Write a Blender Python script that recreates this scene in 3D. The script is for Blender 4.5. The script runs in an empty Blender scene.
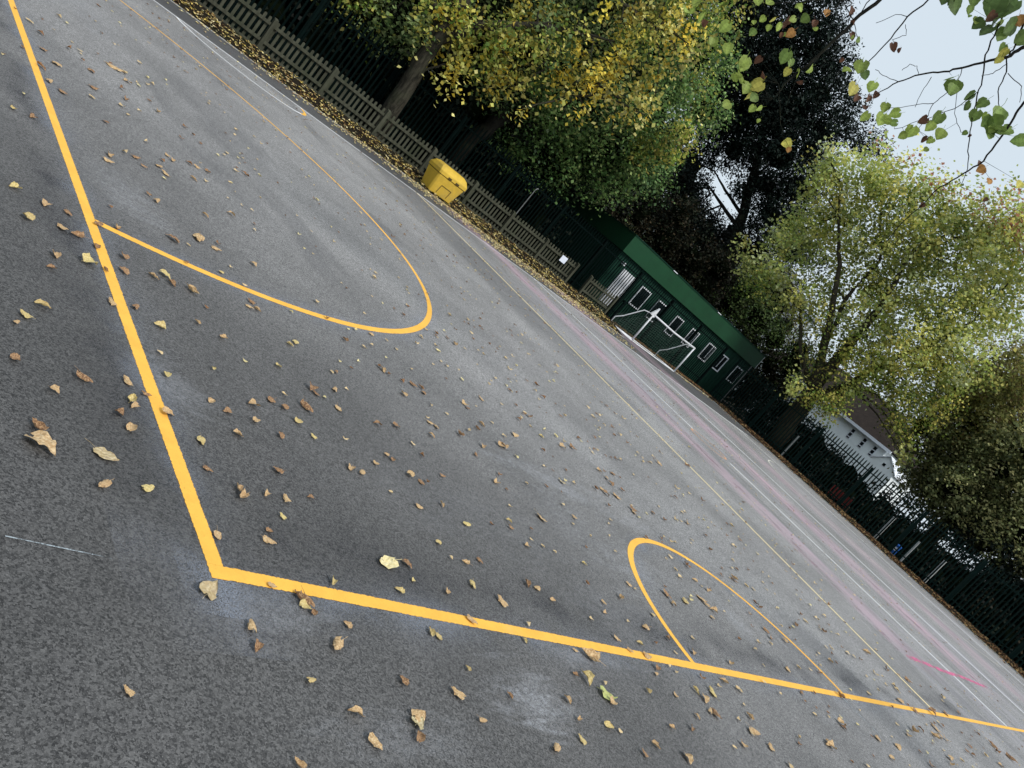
import bpy, bmesh, math, random
import numpy as np
from mathutils import Vector, Matrix
random.seed(7); rng = np.random.default_rng(11)
scene = bpy.context.scene
col = scene.collection
PI = math.pi
LEAVES=[(-0.552,0.888,0.043,'b'),
(-0.432,0.767,0.034,'t'),
(-0.302,0.914,0.054,'b'),
(-0.117,1.017,0.049,'t'),
(-0.121,0.89,0.052,'y','yellow green leaf lying on top of brown ones left of the yellow line'),
(-0.119,0.841,0.04,'t'),
(-0.197,0.76,0.048,'b'),
(-0.044,0.962,0.042,'b'),
(-0.165,0.688,0.056,'t'),
(-0.525,0.519,0.057,'b'),
(-0.511,0.415,0.1,'T','large tan leaf with a thin stem on bare tarmac left of the yellow line'),
(-0.297,0.466,0.092,'Y','pale folded leaf right of the large stemmed tan leaf,outside the yellow line'),
(-0.343,0.295,0.052,'t','small brown and cream leaf below the pale folded leaf'),
(-0.168,0.348,0.042,'y'),
(0.111,1.374,0.03,'t'),
(0.098,1.193,0.047,'y'),
(0.031,0.874,0.055,'t'),
(0.4,1.427,0.032,'y'),
(0.655,1.656,0.03,'y'),
(0.921,1.773,0.046,'y'),
(0.299,1.107,0.043,'t'),
(0.364,1.062,0.043,'b'),
(0.552,1.216,0.055,'t'),
(0.706,1.333,0.052,'b'),
(0.775,1.311,0.05,'b'),
(0.527,1.082,0.044,'t'),
(0.372,0.902,0.051,'t'),
(0.147,0.746,0.05,'y'),
(0.643,1.03,0.041,'b'),
(0.125,0.561,0.039,'b'),
(0.503,0.712,0.043,'b'),
(0.239,0.488,0.044,'t'),
(0.238,0.444,0.054,'t','tan leaf with two lobes right of the near yellow line'),
(0.377,0.51,0.043,'t'),
(0.478,0.521,0.05,'t'),
(0.051,0.177,0.04,'t'),
(0.305,0.278,0.036,'b'),
(0.283,0.213,0.046,'t'),
(0.827,1.228,0.049,'y','pale yellow leaf with a dark stem in the middle of the near tarmac'),
(0.409,0.396,0.03,'y'),
(-0.062,-0.099,0.066,'Y','olive and tan leaf with stem just outside the corner of the yellow lines'),
(0.044,-0.231,0.047,'t','cream leaf with a short stem below the yellow corner'),
(0.038,-0.316,0.043,'b'),
(-0.42,-0.515,0.034,'t','single small tan leaf alone on the dark tarmac near the lower left'),
(0.207,-0.022,0.033,'t'),
(0.305,-0.043,0.04,'b'),
(0.028,-0.722,0.036,'t'),
(0.334,-0.079,0.06,'b'),
(0.318,-0.102,0.049,'y'),
(0.344,-0.118,0.034,'b'),
(0.519,0.06,0.047,'y'),
(0.9,0.262,0.099,'P','large pale cream leaf lying flat inside the yellow corner,biggest on the tarmac'),
(1.058,0.283,0.049,'b'),
(0.894,0.097,0.044,'y'),
(1.031,0.185,0.03,'y'),
(1.41,0.519,0.038,'y'),
(1.44,0.422,0.03,'t'),
(1.543,0.418,0.046,'t'),
(1.698,0.467,0.042,'b'),
(1.48,0.25,0.052,'y'),
(1.23,0.154,0.042,'t'),
(1.65,0.189,0.062,'t'),
(1.29,-0.001,0.059,'t'),
(0.483,-0.155,0.036,'t'),
(0.378,-0.269,0.056,'t'),
(0.207,-0.424,0.034,'y'),
(0.953,-0.111,0.045,'y'),
(0.988,-0.139,0.041,'y'),
(0.632,-0.385,0.044,'b'),
(1.059,-0.284,0.03,'y'),
(0.897,-0.418,0.053,'t'),
(0.325,-0.541,0.049,'t'),
(0.357,-0.648,0.059,'t','rounded light brown leaf low on the tarmac,left of a pair of stacked leaves'),
(0.627,-0.531,0.059,'t'),
(0.604,-0.565,0.054,'Y'),
(0.569,-0.616,0.05,'b','dark brown leaf at the bottom of a stacked pair near the lower edge'),
(0.965,-0.539,0.034,'t'),
(1.238,-0.4,0.03,'b'),
(1.756,0.054,0.03,'t'),
(1.632,-0.066,0.036,'y'),
(2.032,0.381,0.053,'b'),
(2.118,0.369,0.048,'t'),
(2.201,0.296,0.042,'t'),
(2.504,0.215,0.031,'t'),
(3.001,0.773,0.046,'y'),
(2.566,0.822,0.03,'t'),
(2.354,0.764,0.048,'t'),
(2.154,-0.092,0.115,'t','long curled tan leaf touching the lower side of the long yellow line'),
(2.049,-0.065,0.034,'t'),
(1.958,-0.259,0.071,'y','mustard leaf with a ragged edge beside the narrow green leaf'),
(1.879,-0.236,0.036,'b'),
(1.663,-0.398,0.045,'t'),
(2.063,-0.352,0.092,'g','narrow pale green leaf on tarmac below the long yellow line'),
(2.068,-0.383,0.046,'t'),
(1.646,-0.502,0.033,'t'),
(1.88,-0.528,0.052,'y'),
(1.949,-0.545,0.03,'t'),
(1.569,-0.602,0.048,'y'),
(1.334,-0.653,0.064,'t'),
(2.545,-0.274,0.043,'y'),
(2.502,-0.503,0.043,'t'),
(2.2,-0.621,0.046,'t'),
(2.865,-0.274,0.041,'t'),
(3.194,-0.228,0.052,'y'),
(2.739,-0.507,0.045,'b'),
(2.929,-0.42,0.043,'t'),
(2.431,-0.695,0.067,'t'),
(2.029,-0.66,0.039,'b'),
(2.643,0.089,0.047,'t'),
(2.908,0.099,0.042,'y'),
(3.142,0.128,0.03,'b'),
(3.179,0.261,0.063,'t'),
(3.403,0.205,0.046,'b'),
(2.886,-0.003,0.055,'t'),
(2.704,0.01,0.038,'t'),
(2.892,-0.087,0.048,'b'),
(2.817,-0.137,0.039,'t'),
(3.082,-0.053,0.034,'t'),
(3.116,-0.093,0.03,'t'),
(2.983,0.277,0.03,'t'),
(3.351,0.081,0.033,'t'),
(3.653,0.119,0.055,'t'),
(3.874,0.273,0.039,'t'),
(2.123,-0.263,0.03,'t'),
(-0.406,2.511,0.058,'y'),
(-0.252,2.484,0.056,'t'),
(-0.131,2.514,0.051,'b'),
(-0.376,2.207,0.063,'y'),
(-0.203,2.286,0.054,'t'),
(-0.128,2.269,0.067,'b'),
(0.028,2.568,0.055,'b'),
(0.156,2.648,0.051,'t'),
(0.166,2.94,0.033,'b'),
(-0.277,1.913,0.055,'t'),
(-0.321,1.769,0.039,'b'),
(-0.101,2.003,0.079,'y','yellow and tan leaf left of the yellow line junction'),
(-0.028,2.26,0.047,'b'),
(-0.023,2.012,0.037,'b'),
(0.122,2.29,0.05,'b'),
(0.079,2.106,0.051,'b'),
(0.276,2.213,0.058,'t'),
(0.37,2.301,0.062,'y'),
(0.389,2.227,0.051,'b'),
(0.521,2.258,0.073,'t'),
(-0.4,1.373,0.061,'y','long pale leaf at the left edge of the tarmac'),
(-0.487,1.241,0.044,'y'),
(-0.524,1.156,0.034,'t'),
(-0.056,1.678,0.058,'t'),
(0.076,1.742,0.052,'b'),
(0.173,1.639,0.061,'y'),
(0.565,2.126,0.03,'b'),
(0.442,1.883,0.038,'t'),
(0.574,1.82,0.043,'t'),
(0.556,2.942,0.085,'b'),
(0.814,3.186,0.106,'t'),
(0.682,2.977,0.03,'t'),
(0.952,3.172,0.062,'t'),
(1.0,3.298,0.04,'b'),
(0.994,2.97,0.03,'t'),
(0.862,2.785,0.042,'y'),
(1.276,3.262,0.05,'t'),
(1.029,2.75,0.04,'t'),
(1.0,2.533,0.056,'b'),
(0.961,2.43,0.049,'t'),
(0.545,3.56,0.05,'b'),
(0.6,3.52,0.053,'t'),
(1.043,3.784,0.05,'t'),
(1.376,4.181,0.057,'t'),
(0.351,3.946,0.066,'t'),
(0.321,3.8,0.058,'t'),
(0.513,4.226,0.048,'t'),
(0.613,4.257,0.067,'b'),
(0.641,4.137,0.051,'b'),
(0.805,4.366,0.057,'t'),
(0.834,4.276,0.064,'t'),
(0.802,4.131,0.033,'y'),
(0.991,4.835,0.057,'t'),
(1.02,4.748,0.06,'t'),
(0.895,4.591,0.047,'b'),
(1.3,5.012,0.059,'t'),
(1.17,4.584,0.06,'t'),
(1.439,5.077,0.06,'b'),
(1.999,6.261,0.055,'t'),
(1.939,5.732,0.056,'t'),
(2.059,5.863,0.053,'b'),
(2.09,5.824,0.053,'b'),
(1.677,5.154,0.035,'t'),
(2.264,6.493,0.046,'t'),
(1.638,4.281,0.039,'b'),
(1.577,4.105,0.038,'t'),
(1.747,4.659,0.041,'t'),
(0.583,2.657,0.03,'b'),
(1.022,2.448,0.047,'t'),
(1.149,2.143,0.051,'y'),
(1.215,2.213,0.043,'y'),
(0.838,1.456,0.03,'t'),
(1.099,1.661,0.062,'b'),
(1.117,1.628,0.039,'b'),
(1.183,1.627,0.03,'y'),
(1.335,1.791,0.055,'t'),
(1.462,1.864,0.03,'t'),
(1.414,2.022,0.034,'t'),
(1.471,2.057,0.043,'b'),
(1.588,2.249,0.03,'y'),
(1.673,2.224,0.03,'b'),
(1.825,2.394,0.03,'y'),
(1.844,2.69,0.052,'b'),
(2.101,3.001,0.042,'y'),
(2.308,3.092,0.05,'t'),
(2.054,2.722,0.04,'t'),
(2.182,2.842,0.034,'t'),
(2.5,3.135,0.033,'t'),
(2.565,3.051,0.04,'t'),
(2.066,2.484,0.042,'b'),
(2.094,2.454,0.059,'t'),
(2.135,2.438,0.042,'b'),
(2.264,2.421,0.043,'b'),
(2.144,2.194,0.057,'t'),
(0.963,1.398,0.071,'b'),
(1.252,1.55,0.057,'t'),
(0.885,1.132,0.035,'y'),
(1.138,1.221,0.03,'t'),
(1.548,1.558,0.049,'b'),
(1.767,1.646,0.054,'b'),
(1.455,1.234,0.043,'t'),
(1.477,1.204,0.043,'b'),
(1.289,1.091,0.042,'t'),
(1.041,0.945,0.055,'t'),
(1.107,0.929,0.044,'t'),
(1.377,2.704,0.03,'y'),
(1.798,3.165,0.045,'t'),
(1.795,2.937,0.04,'b'),
(3.268,4.109,0.052,'b'),
(1.815,1.49,0.036,'t'),
(1.833,1.39,0.036,'b'),
(1.548,1.093,0.056,'t'),
(1.627,1.057,0.046,'b'),
(1.687,1.089,0.031,'b'),
(1.913,1.23,0.041,'b'),
(1.265,0.847,0.03,'t'),
(1.453,0.801,0.043,'t'),
(1.689,0.897,0.043,'t'),
(1.806,0.782,0.051,'y'),
(2.589,1.73,0.044,'b'),
(2.728,1.57,0.041,'b'),
(2.574,1.427,0.067,'t'),
(3.196,2.085,0.088,'t'),
(2.525,1.167,0.03,'t'),
(2.357,0.974,0.048,'y'),
(2.317,0.906,0.042,'b'),
(2.105,0.869,0.03,'b'),
(0.631,0.583,0.03,'b'),
(4.009,4.12,0.078,'t'),
(4.192,4.141,0.047,'t'),
(3.46,3.702,0.042,'t'),
(3.263,3.71,0.05,'t'),
(3.047,3.454,0.04,'t'),
(4.008,4.347,0.038,'y'),
(4.74,4.724,0.046,'b'),
(5.427,5.41,0.039,'b'),
(5.158,4.896,0.053,'b'),
(5.487,5.053,0.05,'t'),
(5.311,4.699,0.069,'t'),
(5.467,4.635,0.054,'y'),
(5.084,4.32,0.061,'t'),
(3.336,3.297,0.04,'t'),
(3.531,3.359,0.033,'t'),
(3.097,2.949,0.034,'b'),
(3.439,3.153,0.048,'y'),
(2.403,2.449,0.057,'b'),
(2.499,2.489,0.051,'b'),
(2.489,2.406,0.057,'b'),
(2.571,2.765,0.035,'t'),
(3.521,2.912,0.059,'t'),
(3.07,2.575,0.069,'t'),
(3.073,2.522,0.047,'b'),
(4.025,3.423,0.039,'t'),
(4.347,3.703,0.05,'t'),
(4.468,3.572,0.05,'b'),
(4.607,3.599,0.037,'b'),
(5.601,4.319,0.069,'b'),
(5.345,4.072,0.051,'t'),
(5.394,3.965,0.066,'b'),
(7.565,5.972,0.087,'t'),
(5.353,4.259,0.047,'b'),
(4.29,3.222,0.044,'b'),
(4.03,2.867,0.05,'b'),
(4.392,3.09,0.066,'b'),
(4.309,3.087,0.039,'b'),
(4.192,2.826,0.038,'t'),
(4.494,2.927,0.048,'y'),
(3.336,2.468,0.034,'t'),
(3.101,2.319,0.061,'t'),
(2.953,2.189,0.052,'b'),
(2.772,2.09,0.044,'t'),
(2.568,1.951,0.058,'b'),
(2.598,2.203,0.037,'t'),
(2.45,2.226,0.03,'t'),
(2.245,1.916,0.05,'t'),
(2.287,1.884,0.056,'t'),
(2.135,1.724,0.051,'t'),
(2.25,1.975,0.03,'t'),
(3.365,2.296,0.048,'t'),
(3.63,2.434,0.061,'t'),
(3.142,2.076,0.077,'t'),
(4.267,2.72,0.059,'y'),
(4.004,2.405,0.048,'b'),
(4.605,2.709,0.074,'t'),
(4.885,2.819,0.076,'b'),
(4.799,2.898,0.045,'t'),
(2.803,1.909,0.056,'t'),
(2.668,1.391,0.03,'b'),
(3.074,1.606,0.033,'t'),
(3.412,1.708,0.039,'b'),
(3.818,1.913,0.075,'Y','pale yellow leaf on a chalky smudge near the middle of the court'),
(4.087,1.99,0.047,'t'),
(3.45,1.502,0.041,'t'),
(7.069,4.667,0.06,'t'),
(6.877,4.35,0.076,'t'),
(6.397,4.044,0.039,'b'),
(8.287,5.346,0.081,'b'),
(7.301,4.622,0.061,'t'),
(7.41,4.4,0.073,'b'),
(7.035,4.259,0.053,'t'),
(7.362,4.215,0.066,'t'),
(7.067,4.065,0.053,'b'),
(8.611,5.197,0.076,'t'),
(5.111,2.574,0.077,'t'),
(5.463,2.668,0.085,'b'),
(5.126,2.459,0.076,'t'),
(5.105,2.377,0.062,'b'),
(4.693,2.123,0.084,'t'),
(4.701,2.071,0.063,'b'),
(4.92,2.129,0.095,'t'),
(5.304,2.347,0.059,'b'),
(4.477,1.843,0.048,'b'),
(5.069,1.999,0.078,'b'),
(6.139,3.198,0.062,'b'),
(5.97,3.143,0.051,'b'),
(5.703,3.166,0.05,'t'),
(5.804,3.102,0.04,'b'),
(7.385,4.067,0.048,'b'),
(5.375,3.146,0.043,'y'),
(6.038,3.542,0.047,'b'),
(6.259,2.968,0.046,'t'),
(7.267,3.619,0.064,'t'),
(8.082,3.919,0.113,'t'),
(7.667,3.766,0.072,'t'),
(8.071,4.02,0.044,'b'),
(4.161,2.205,0.036,'b'),
(3.827,2.05,0.03,'b'),
(3.7,2.056,0.034,'t'),
(5.993,4.12,0.038,'t'),
(2.875,1.165,0.093,'T','broad light brown leaf in the middle of the tarmac,above the pale smudge'),
(2.587,0.981,0.03,'b'),
(2.474,0.845,0.03,'t'),
(3.472,1.377,0.048,'t'),
(2.68,0.8,0.03,'t'),
(3.489,1.174,0.03,'t'),
(3.251,1.0,0.03,'b'),
(2.805,0.56,0.038,'b'),
(3.478,0.7,0.055,'t'),
(3.163,0.513,0.052,'t'),
(2.839,0.402,0.046,'t'),
(2.742,0.304,0.039,'t'),
(4.103,1.496,0.03,'t'),
(5.039,1.931,0.06,'t'),
(5.069,1.889,0.043,'y'),
(5.646,2.126,0.07,'b'),
(5.849,2.095,0.061,'b'),
(6.287,2.249,0.065,'t'),
(6.635,2.288,0.108,'t'),
(7.006,2.596,0.049,'t'),
(5.527,1.682,0.045,'t'),
(6.188,1.903,0.048,'t'),
(4.963,1.35,0.053,'t'),
(5.185,1.641,0.043,'b'),
(4.744,1.512,0.049,'b'),
(5.239,1.327,0.051,'b'),
(5.236,1.283,0.055,'b'),
(4.796,1.153,0.044,'t'),
(5.077,1.089,0.058,'t'),
(5.198,0.998,0.058,'t'),
(4.072,0.711,0.078,'b'),
(4.052,0.63,0.06,'t'),
(4.357,0.703,0.084,'y'),
(4.822,0.82,0.102,'t'),
(4.807,0.763,0.066,'t'),
(4.848,0.703,0.086,'t'),
(4.68,0.602,0.053,'t'),
(6.452,1.436,0.083,'t'),
(6.404,1.377,0.072,'b'),
(6.567,1.867,0.075,'b'),
(6.925,2.18,0.063,'b'),
(7.388,2.617,0.045,'t'),
(6.089,1.377,0.056,'b'),
(7.424,1.78,0.049,'b'),
(6.83,1.351,0.06,'t'),
(6.404,1.08,0.057,'b'),
(7.12,1.844,0.053,'t'),
(6.758,1.643,0.056,'t'),
(8.866,2.936,0.07,'t'),
(8.624,2.886,0.056,'b'),
(8.5,2.545,0.073,'b'),
(7.806,2.264,0.074,'t'),
(7.999,2.496,0.059,'b'),
(7.826,2.617,0.041,'b'),
(8.843,3.226,0.045,'t'),
(7.206,2.918,0.061,'b'),
(7.734,3.281,0.077,'t'),
(8.18,3.347,0.062,'t'),
(8.55,3.328,0.07,'b'),
(9.94,4.68,0.095,'b'),
(10.025,4.666,0.074,'b'),
(9.629,4.721,0.05,'b'),
(6.805,3.129,0.038,'b'),
(5.135,0.741,0.03,'t'),
(5.556,0.948,0.03,'y'),
(5.848,1.067,0.03,'y'),
(6.413,1.034,0.063,'b'),
(7.893,1.201,0.069,'b'),
(7.234,0.951,0.085,'b'),
(7.811,1.093,0.069,'t'),
(8.506,1.245,0.069,'t'),
(9.093,1.383,0.063,'t'),
(5.89,0.653,0.076,'b'),
(5.819,0.553,0.068,'b'),
(5.664,0.476,0.047,'t'),
(5.322,0.435,0.045,'t'),
(6.208,0.59,0.064,'t'),
(8.244,1.014,0.085,'b'),
(7.62,0.692,0.054,'t'),
(7.233,0.464,0.072,'t'),
(7.05,0.55,0.047,'t'),
(8.395,0.803,0.04,'b'),
(8.396,0.711,0.076,'t'),
(8.526,0.671,0.063,'t'),
(4.211,0.1,0.054,'t'),
(5.488,0.18,0.068,'t'),
(5.85,0.241,0.048,'t'),
(6.175,0.241,0.046,'t'),
(6.395,0.238,0.054,'b'),
(3.451,-0.106,0.041,'b'),
(3.777,-0.097,0.061,'t'),
(3.437,-0.208,0.078,'y','yellow curled leaf below the long yellow line near the small arch'),
(3.229,-0.285,0.069,'t'),
(3.211,-0.382,0.084,'b'),
(3.173,-0.364,0.045,'t'),
(3.946,-0.17,0.039,'t'),
(3.802,-0.283,0.03,'t'),
(3.731,-0.37,0.057,'t'),
(3.593,-0.498,0.079,'t'),
(4.725,-0.127,0.038,'t'),
(3.266,-0.591,0.052,'t'),
(3.105,-0.61,0.033,'t'),
(3.666,-0.596,0.056,'t'),
(5.285,-0.073,0.056,'b'),
(5.643,-0.042,0.043,'b'),
(5.178,-0.162,0.034,'b'),
(5.708,-0.18,0.036,'b'),
(5.129,-0.287,0.046,'t'),
(5.619,-0.35,0.097,'t'),
(5.59,-0.382,0.055,'b'),
(4.862,-0.542,0.087,'t'),
(4.323,-0.513,0.038,'t'),
(4.227,-0.563,0.04,'b'),
(6.376,-0.014,0.082,'b'),
(10.185,1.779,0.096,'b'),
(9.463,1.186,0.045,'y'),
(4.583,-0.041,0.04,'t'),
(8.89,1.519,0.067,'y'),
(9.511,0.874,0.109,'t'),
(8.81,0.46,0.079,'t'),
(9.734,0.618,0.101,'b'),
(8.212,0.375,0.052,'t'),
(7.534,0.096,0.069,'t'),
(10.42,0.508,0.101,'b'),
(9.104,0.253,0.08,'t'),
(8.668,0.087,0.113,'t'),
(9.188,0.329,0.072,'t'),
(8.997,-0.048,0.093,'b'),
(9.856,-0.014,0.116,'b'),
(11.784,0.098,0.088,'b'),
(12.757,0.563,0.082,'b'),
(11.777,0.367,0.1,'t'),
(10.746,0.029,0.119,'b'),
(7.525,-0.266,0.052,'t'),
(7.959,-0.317,0.126,'t'),
(7.547,-0.387,0.093,'t'),
(8.34,-0.303,0.074,'b'),
(9.174,-0.234,0.128,'t'),
(9.647,-0.21,0.084,'b'),
(8.697,-0.363,0.113,'t'),
(8.972,-0.367,0.107,'t'),
(9.133,-0.4,0.103,'t'),
(6.319,-0.461,0.098,'t'),
(6.754,-0.533,0.103,'t'),
(6.177,-0.664,0.065,'t'),
(4.826,-0.57,0.116,'t'),
(10.149,-0.454,0.087,'b'),
(9.815,-0.59,0.085,'b'),
(10.583,-0.582,0.069,'t'),
(9.64,-0.554,0.064,'b'),
(8.412,-0.639,0.131,'t'),
(8.195,-0.707,0.086,'t'),
(7.386,-0.584,0.047,'b'),
(7.315,-0.724,0.086,'b'),
(11.864,-0.404,0.146,'b'),
(11.696,-0.527,0.087,'b'),
(12.24,-0.641,0.15,'b'),
(10.956,-0.717,0.109,'t'),
(11.642,-0.258,0.069,'b'),
(10.495,-0.266,0.053,'b'),
(6.183,-0.444,0.03,'b'),
(5.702,-0.645,0.032,'b'),
(5.318,-0.73,0.052,'t'),
(0.008,6.693,0.03,'b'),
(0.103,6.566,0.066,'t'),
(0.261,6.972,0.032,'b'),
(0.513,7.656,0.061,'t'),
(0.184,6.367,0.065,'b'),
(1.554,10.832,0.05,'t'),
(-0.06,5.485,0.045,'b'),
(0.142,5.831,0.067,'b'),
(0.205,5.599,0.089,'t'),
(0.054,5.222,0.077,'b'),
(-0.255,4.903,0.03,'y'),
(0.081,4.956,0.074,'t'),
(0.154,4.866,0.069,'b'),
(0.522,5.58,0.071,'b'),
(0.592,6.134,0.07,'b'),
(-0.28,3.8,0.048,'y'),
(-0.18,4.235,0.03,'y'),
(0.957,6.897,0.16,'t'),
(0.916,6.973,0.064,'b'),
(1.059,6.973,0.071,'t'),
(1.009,6.639,0.078,'t'),
(0.875,6.188,0.062,'b'),
(0.848,5.871,0.071,'b'),
(0.741,5.541,0.06,'t'),
(0.793,7.026,0.042,'b'),
(0.562,6.561,0.037,'t'),
(0.537,6.357,0.042,'b'),
(1.429,7.975,0.072,'t'),
(1.327,7.12,0.056,'t'),
(1.431,7.319,0.051,'t'),
(1.28,6.656,0.03,'b'),
(1.174,6.892,0.039,'t'),
(1.228,6.178,0.066,'t'),
(0.762,5.357,0.037,'t'),
(1.964,11.077,0.047,'b'),
(2.051,10.216,0.039,'b'),
(-0.17,3.837,0.053,'b')]
T1=[(9.34,21.67,2.8,0.81,'L'),(10.01,21.34,2.96,0.93,'G'),(10.64,21.02,3.19,0.81,'G'),(11.24,22.96,4.8,1.84,'G'),(10.94,19.7,3.98,0.72,'Y'),(11.01,19.08,3.16,0.53,'Y'),(11.46,18.81,2.93,0.41,'Y'),(11.87,19.14,3.95,0.78,'L'),(12.36,18.81,4.11,0.66,'Y'),(12.87,18.46,3.66,0.45,'Y'),(13.33,18.13,3.43,0.24,'Y'),(12.7,19.79,5.67,0.93,'Y'),(13.69,19.11,6.04,0.74,'L'),(13.88,18.34,5.24,0.55,'Y'),(14.16,18.12,5.71,0.61,'Y'),(14.33,17.99,5.01,0.43,'Y'),(14.69,17.69,5.57,0.49,'Y'),(14.73,17.66,4.62,0.27,'Y'),(14.51,18.48,7.07,0.87,'Y'),(15.24,17.89,7.31,0.74,'L'),(15.55,17.62,6.4,0.68,'Y'),(15.61,17.57,5.64,0.43,'Y'),(16.07,17.14,6.26,0.5,'Y'),(16.18,17.05,5.65,0.28,'Y'),(15.87,18.66,8.24,0.9,'Y'),(17.15,18.87,9.17,1.07,'L'),(10.51,19.38,3.98,0.53,'L'),(11.06,19.05,4.03,0.53,'Y'),(10.09,19.61,3.73,0.58,'L'),(11.66,18.68,4.46,0.64,'L'),(12.78,18.53,5.03,0.66,'L'),(13.2,18.23,5.29,0.42,'G'),(13.01,18.36,4.25,0.42,'L'),(14.68,17.71,6.26,0.55,'Y'),(15.44,18.37,6.93,0.7,'G'),(13.69,19.72,6.54,0.82,'G'),(13.61,20.39,3.88,0.84,'G'),(14.76,20.18,4.82,0.85,'E'),(15.58,19.55,6.23,0.85,'G'),(18.08,18.69,7.45,0.88,'E'),(17.44,19.28,5.76,0.88,'E'),(16.2,20.33,4.42,0.88,'E'),(12.88,19.07,5.6,0.55,'G'),(10.24,19.53,3.07,0.35,'G'),(15.98,17.23,7.94,0.43,'Y'),(14.76,22.02,8.53,2.77,'G'),(12.25,23.56,7.12,3.11,'G'),(16.53,20.71,10.37,2.42,'L')]
T2=[(15.53,22.09,3.6,0.84,'D'),(16.38,21.47,3.64,0.91,'D'),(15.62,22.03,2.66,0.49,'D'),(17.3,21.37,4.33,0.86,'E'),(18.43,20.41,4.69,0.93,'E'),(16.97,21.64,2.7,0.72,'E'),(19.52,19.38,5.05,0.72,'E'),(18.16,20.65,3.53,0.64,'E'),(16.55,23.21,3.2,1.11,'D'),(17.41,22.56,3.0,1.26,'D'),(18.49,24.25,4.8,1.77,'D'),(18.69,21.51,3.24,1.26,'D'),(19.73,21.93,4.4,1.72,'D'),(19.5,20.1,3.58,0.65,'E'),(20.46,21.26,5.21,1.72,'E'),(20.77,22.33,6.77,1.97,'E'),(21.57,22.95,8.48,2.03,'E'),(21.48,23.04,9.77,1.82,'E'),(20.51,25.21,7.76,2.5,'D'),(18.63,26.64,6.29,2.09,'D'),(20.75,19.55,5.11,0.92,'D'),(19.43,19.47,6.23,0.93,'E'),(19.29,18.9,5.56,0.56,'L'),(19.43,18.76,6.34,0.7,'L'),(19.6,18.59,6.83,0.42,'Y'),(18.71,19.47,5.73,0.49,'L'),(19.68,18.51,5.79,0.35,'L'),(22.83,21.72,8.49,1.01,'E'),(20.89,20.83,8.62,0.76,'L')]
T3=[(36.57,36.27,18.48,2.9,'K'),(37.85,34.95,19.92,2.7,'K'),(38.45,32.79,18.65,2.15,'K'),(37.51,33.85,16.83,3.16,'K'),(39.57,31.45,17.13,1.9,'K'),(37.72,36.53,16.32,2.95,'K'),(39.08,32.04,15.44,3.03,'K'),(38.64,34.08,14.25,2.9,'K'),(40.4,30.39,15.63,1.64,'K'),(40.74,29.95,17.52,1.01,'K'),(41.62,28.75,16.85,1.14,'K'),(42.39,27.63,16.8,0.76,'K'),(39.89,31.04,13.14,2.53,'K'),(41.26,29.24,12.31,2.15,'K'),(39.22,33.42,11.92,1.67,'K'),(38.02,34.76,11.25,1.29,'K'),(41.04,29.54,10.13,1.9,'K'),(42.35,27.68,9.29,2.15,'K'),(42.39,29.39,7.9,1.67,'K'),(39.19,33.46,8.8,0.9,'K'),(40.54,31.84,7.77,0.9,'K'),(39.66,32.91,7.04,1.67,'K'),(34.76,38.0,18.62,3.22,'K'),(38.31,34.45,22.58,0.9,'K'),(39.76,31.22,10.33,0.82,'K'),(38.21,34.56,9.55,1.29,'K'),(41.44,32.32,6.83,1.71,'K'),(42.53,30.9,6.27,1.57,'K'),(42.53,30.9,8.69,1.31,'K'),(40.99,31.27,11.46,1.67,'K'),(38.57,34.16,13.03,1.93,'K'),(38.16,36.07,13.05,1.57,'K'),(36.48,37.76,17.17,2.62,'K'),(38.14,34.63,15.52,2.19,'K'),(39.39,31.67,18.71,1.26,'K'),(38.02,33.28,20.62,1.39,'K'),(40.6,30.13,14.41,1.64,'K'),(39.66,32.91,14.72,2.19,'K'),(42.5,29.23,10.8,1.93,'K'),(37.74,36.51,14.47,1.97,'K'),(40.34,33.65,8.24,0.66,'K'),(40.25,35.28,6.48,1.74,'K')]
T4=[(35.44,15.64,4.17,0.64,'M'),(35.5,15.51,4.77,0.68,'M'),(35.59,15.32,5.43,0.68,'M'),(35.87,14.71,5.54,0.64,'L'),(36.15,14.06,5.21,0.59,'L'),(35.01,15.39,3.57,0.48,'L'),(36.41,13.43,4.61,0.54,'L'),(36.66,12.79,4.04,0.54,'L'),(36.89,12.19,3.54,0.49,'M'),(32.44,22.67,11.95,1.0,'M'),(32.48,22.62,10.53,0.8,'M'),(33.26,21.49,11.32,1.5,'M'),(33.49,21.15,12.51,1.4,'M'),(34.28,19.9,12.78,1.5,'M'),(34.93,18.78,13.21,1.3,'M'),(33.9,22.33,8.84,1.54,'M'),(34.76,21.02,9.48,2.05,'M'),(34.48,19.57,11.04,2.0,'M'),(35.36,18.01,11.87,2.0,'M'),(35.82,17.13,13.22,1.5,'M'),(36.31,16.13,14.07,1.7,'M'),(33.01,21.87,6.75,1.3,'M'),(33.91,20.49,6.25,1.4,'M'),(33.25,21.51,5.56,0.7,'L'),(35.49,19.82,7.53,1.13,'M'),(36.02,18.89,9.02,1.23,'M'),(35.84,17.1,10.04,2.0,'M'),(36.4,15.94,11.37,2.25,'M'),(36.92,14.8,12.64,2.25,'M'),(37.11,14.36,14.15,2.5,'M'),(35.07,18.53,5.69,1.3,'L'),(35.64,17.49,6.99,1.5,'M'),(36.29,16.18,7.9,2.0,'M'),(36.88,14.89,9.08,1.75,'M'),(34.93,16.68,4.79,1.17,'L'),(35.42,15.68,5.75,1.27,'L'),(36.0,14.4,6.95,1.47,'M'),(34.21,15.88,2.98,0.76,'L'),(34.61,15.05,3.2,0.67,'L'),(33.79,16.7,3.07,0.57,'M'),(36.51,13.18,6.62,1.27,'L'),(36.41,13.42,8.14,1.47,'M'),(37.25,14.03,10.44,1.3,'M'),(36.56,13.06,5.56,1.08,'L'),(36.17,14.01,5.84,0.78,'M')]
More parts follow.
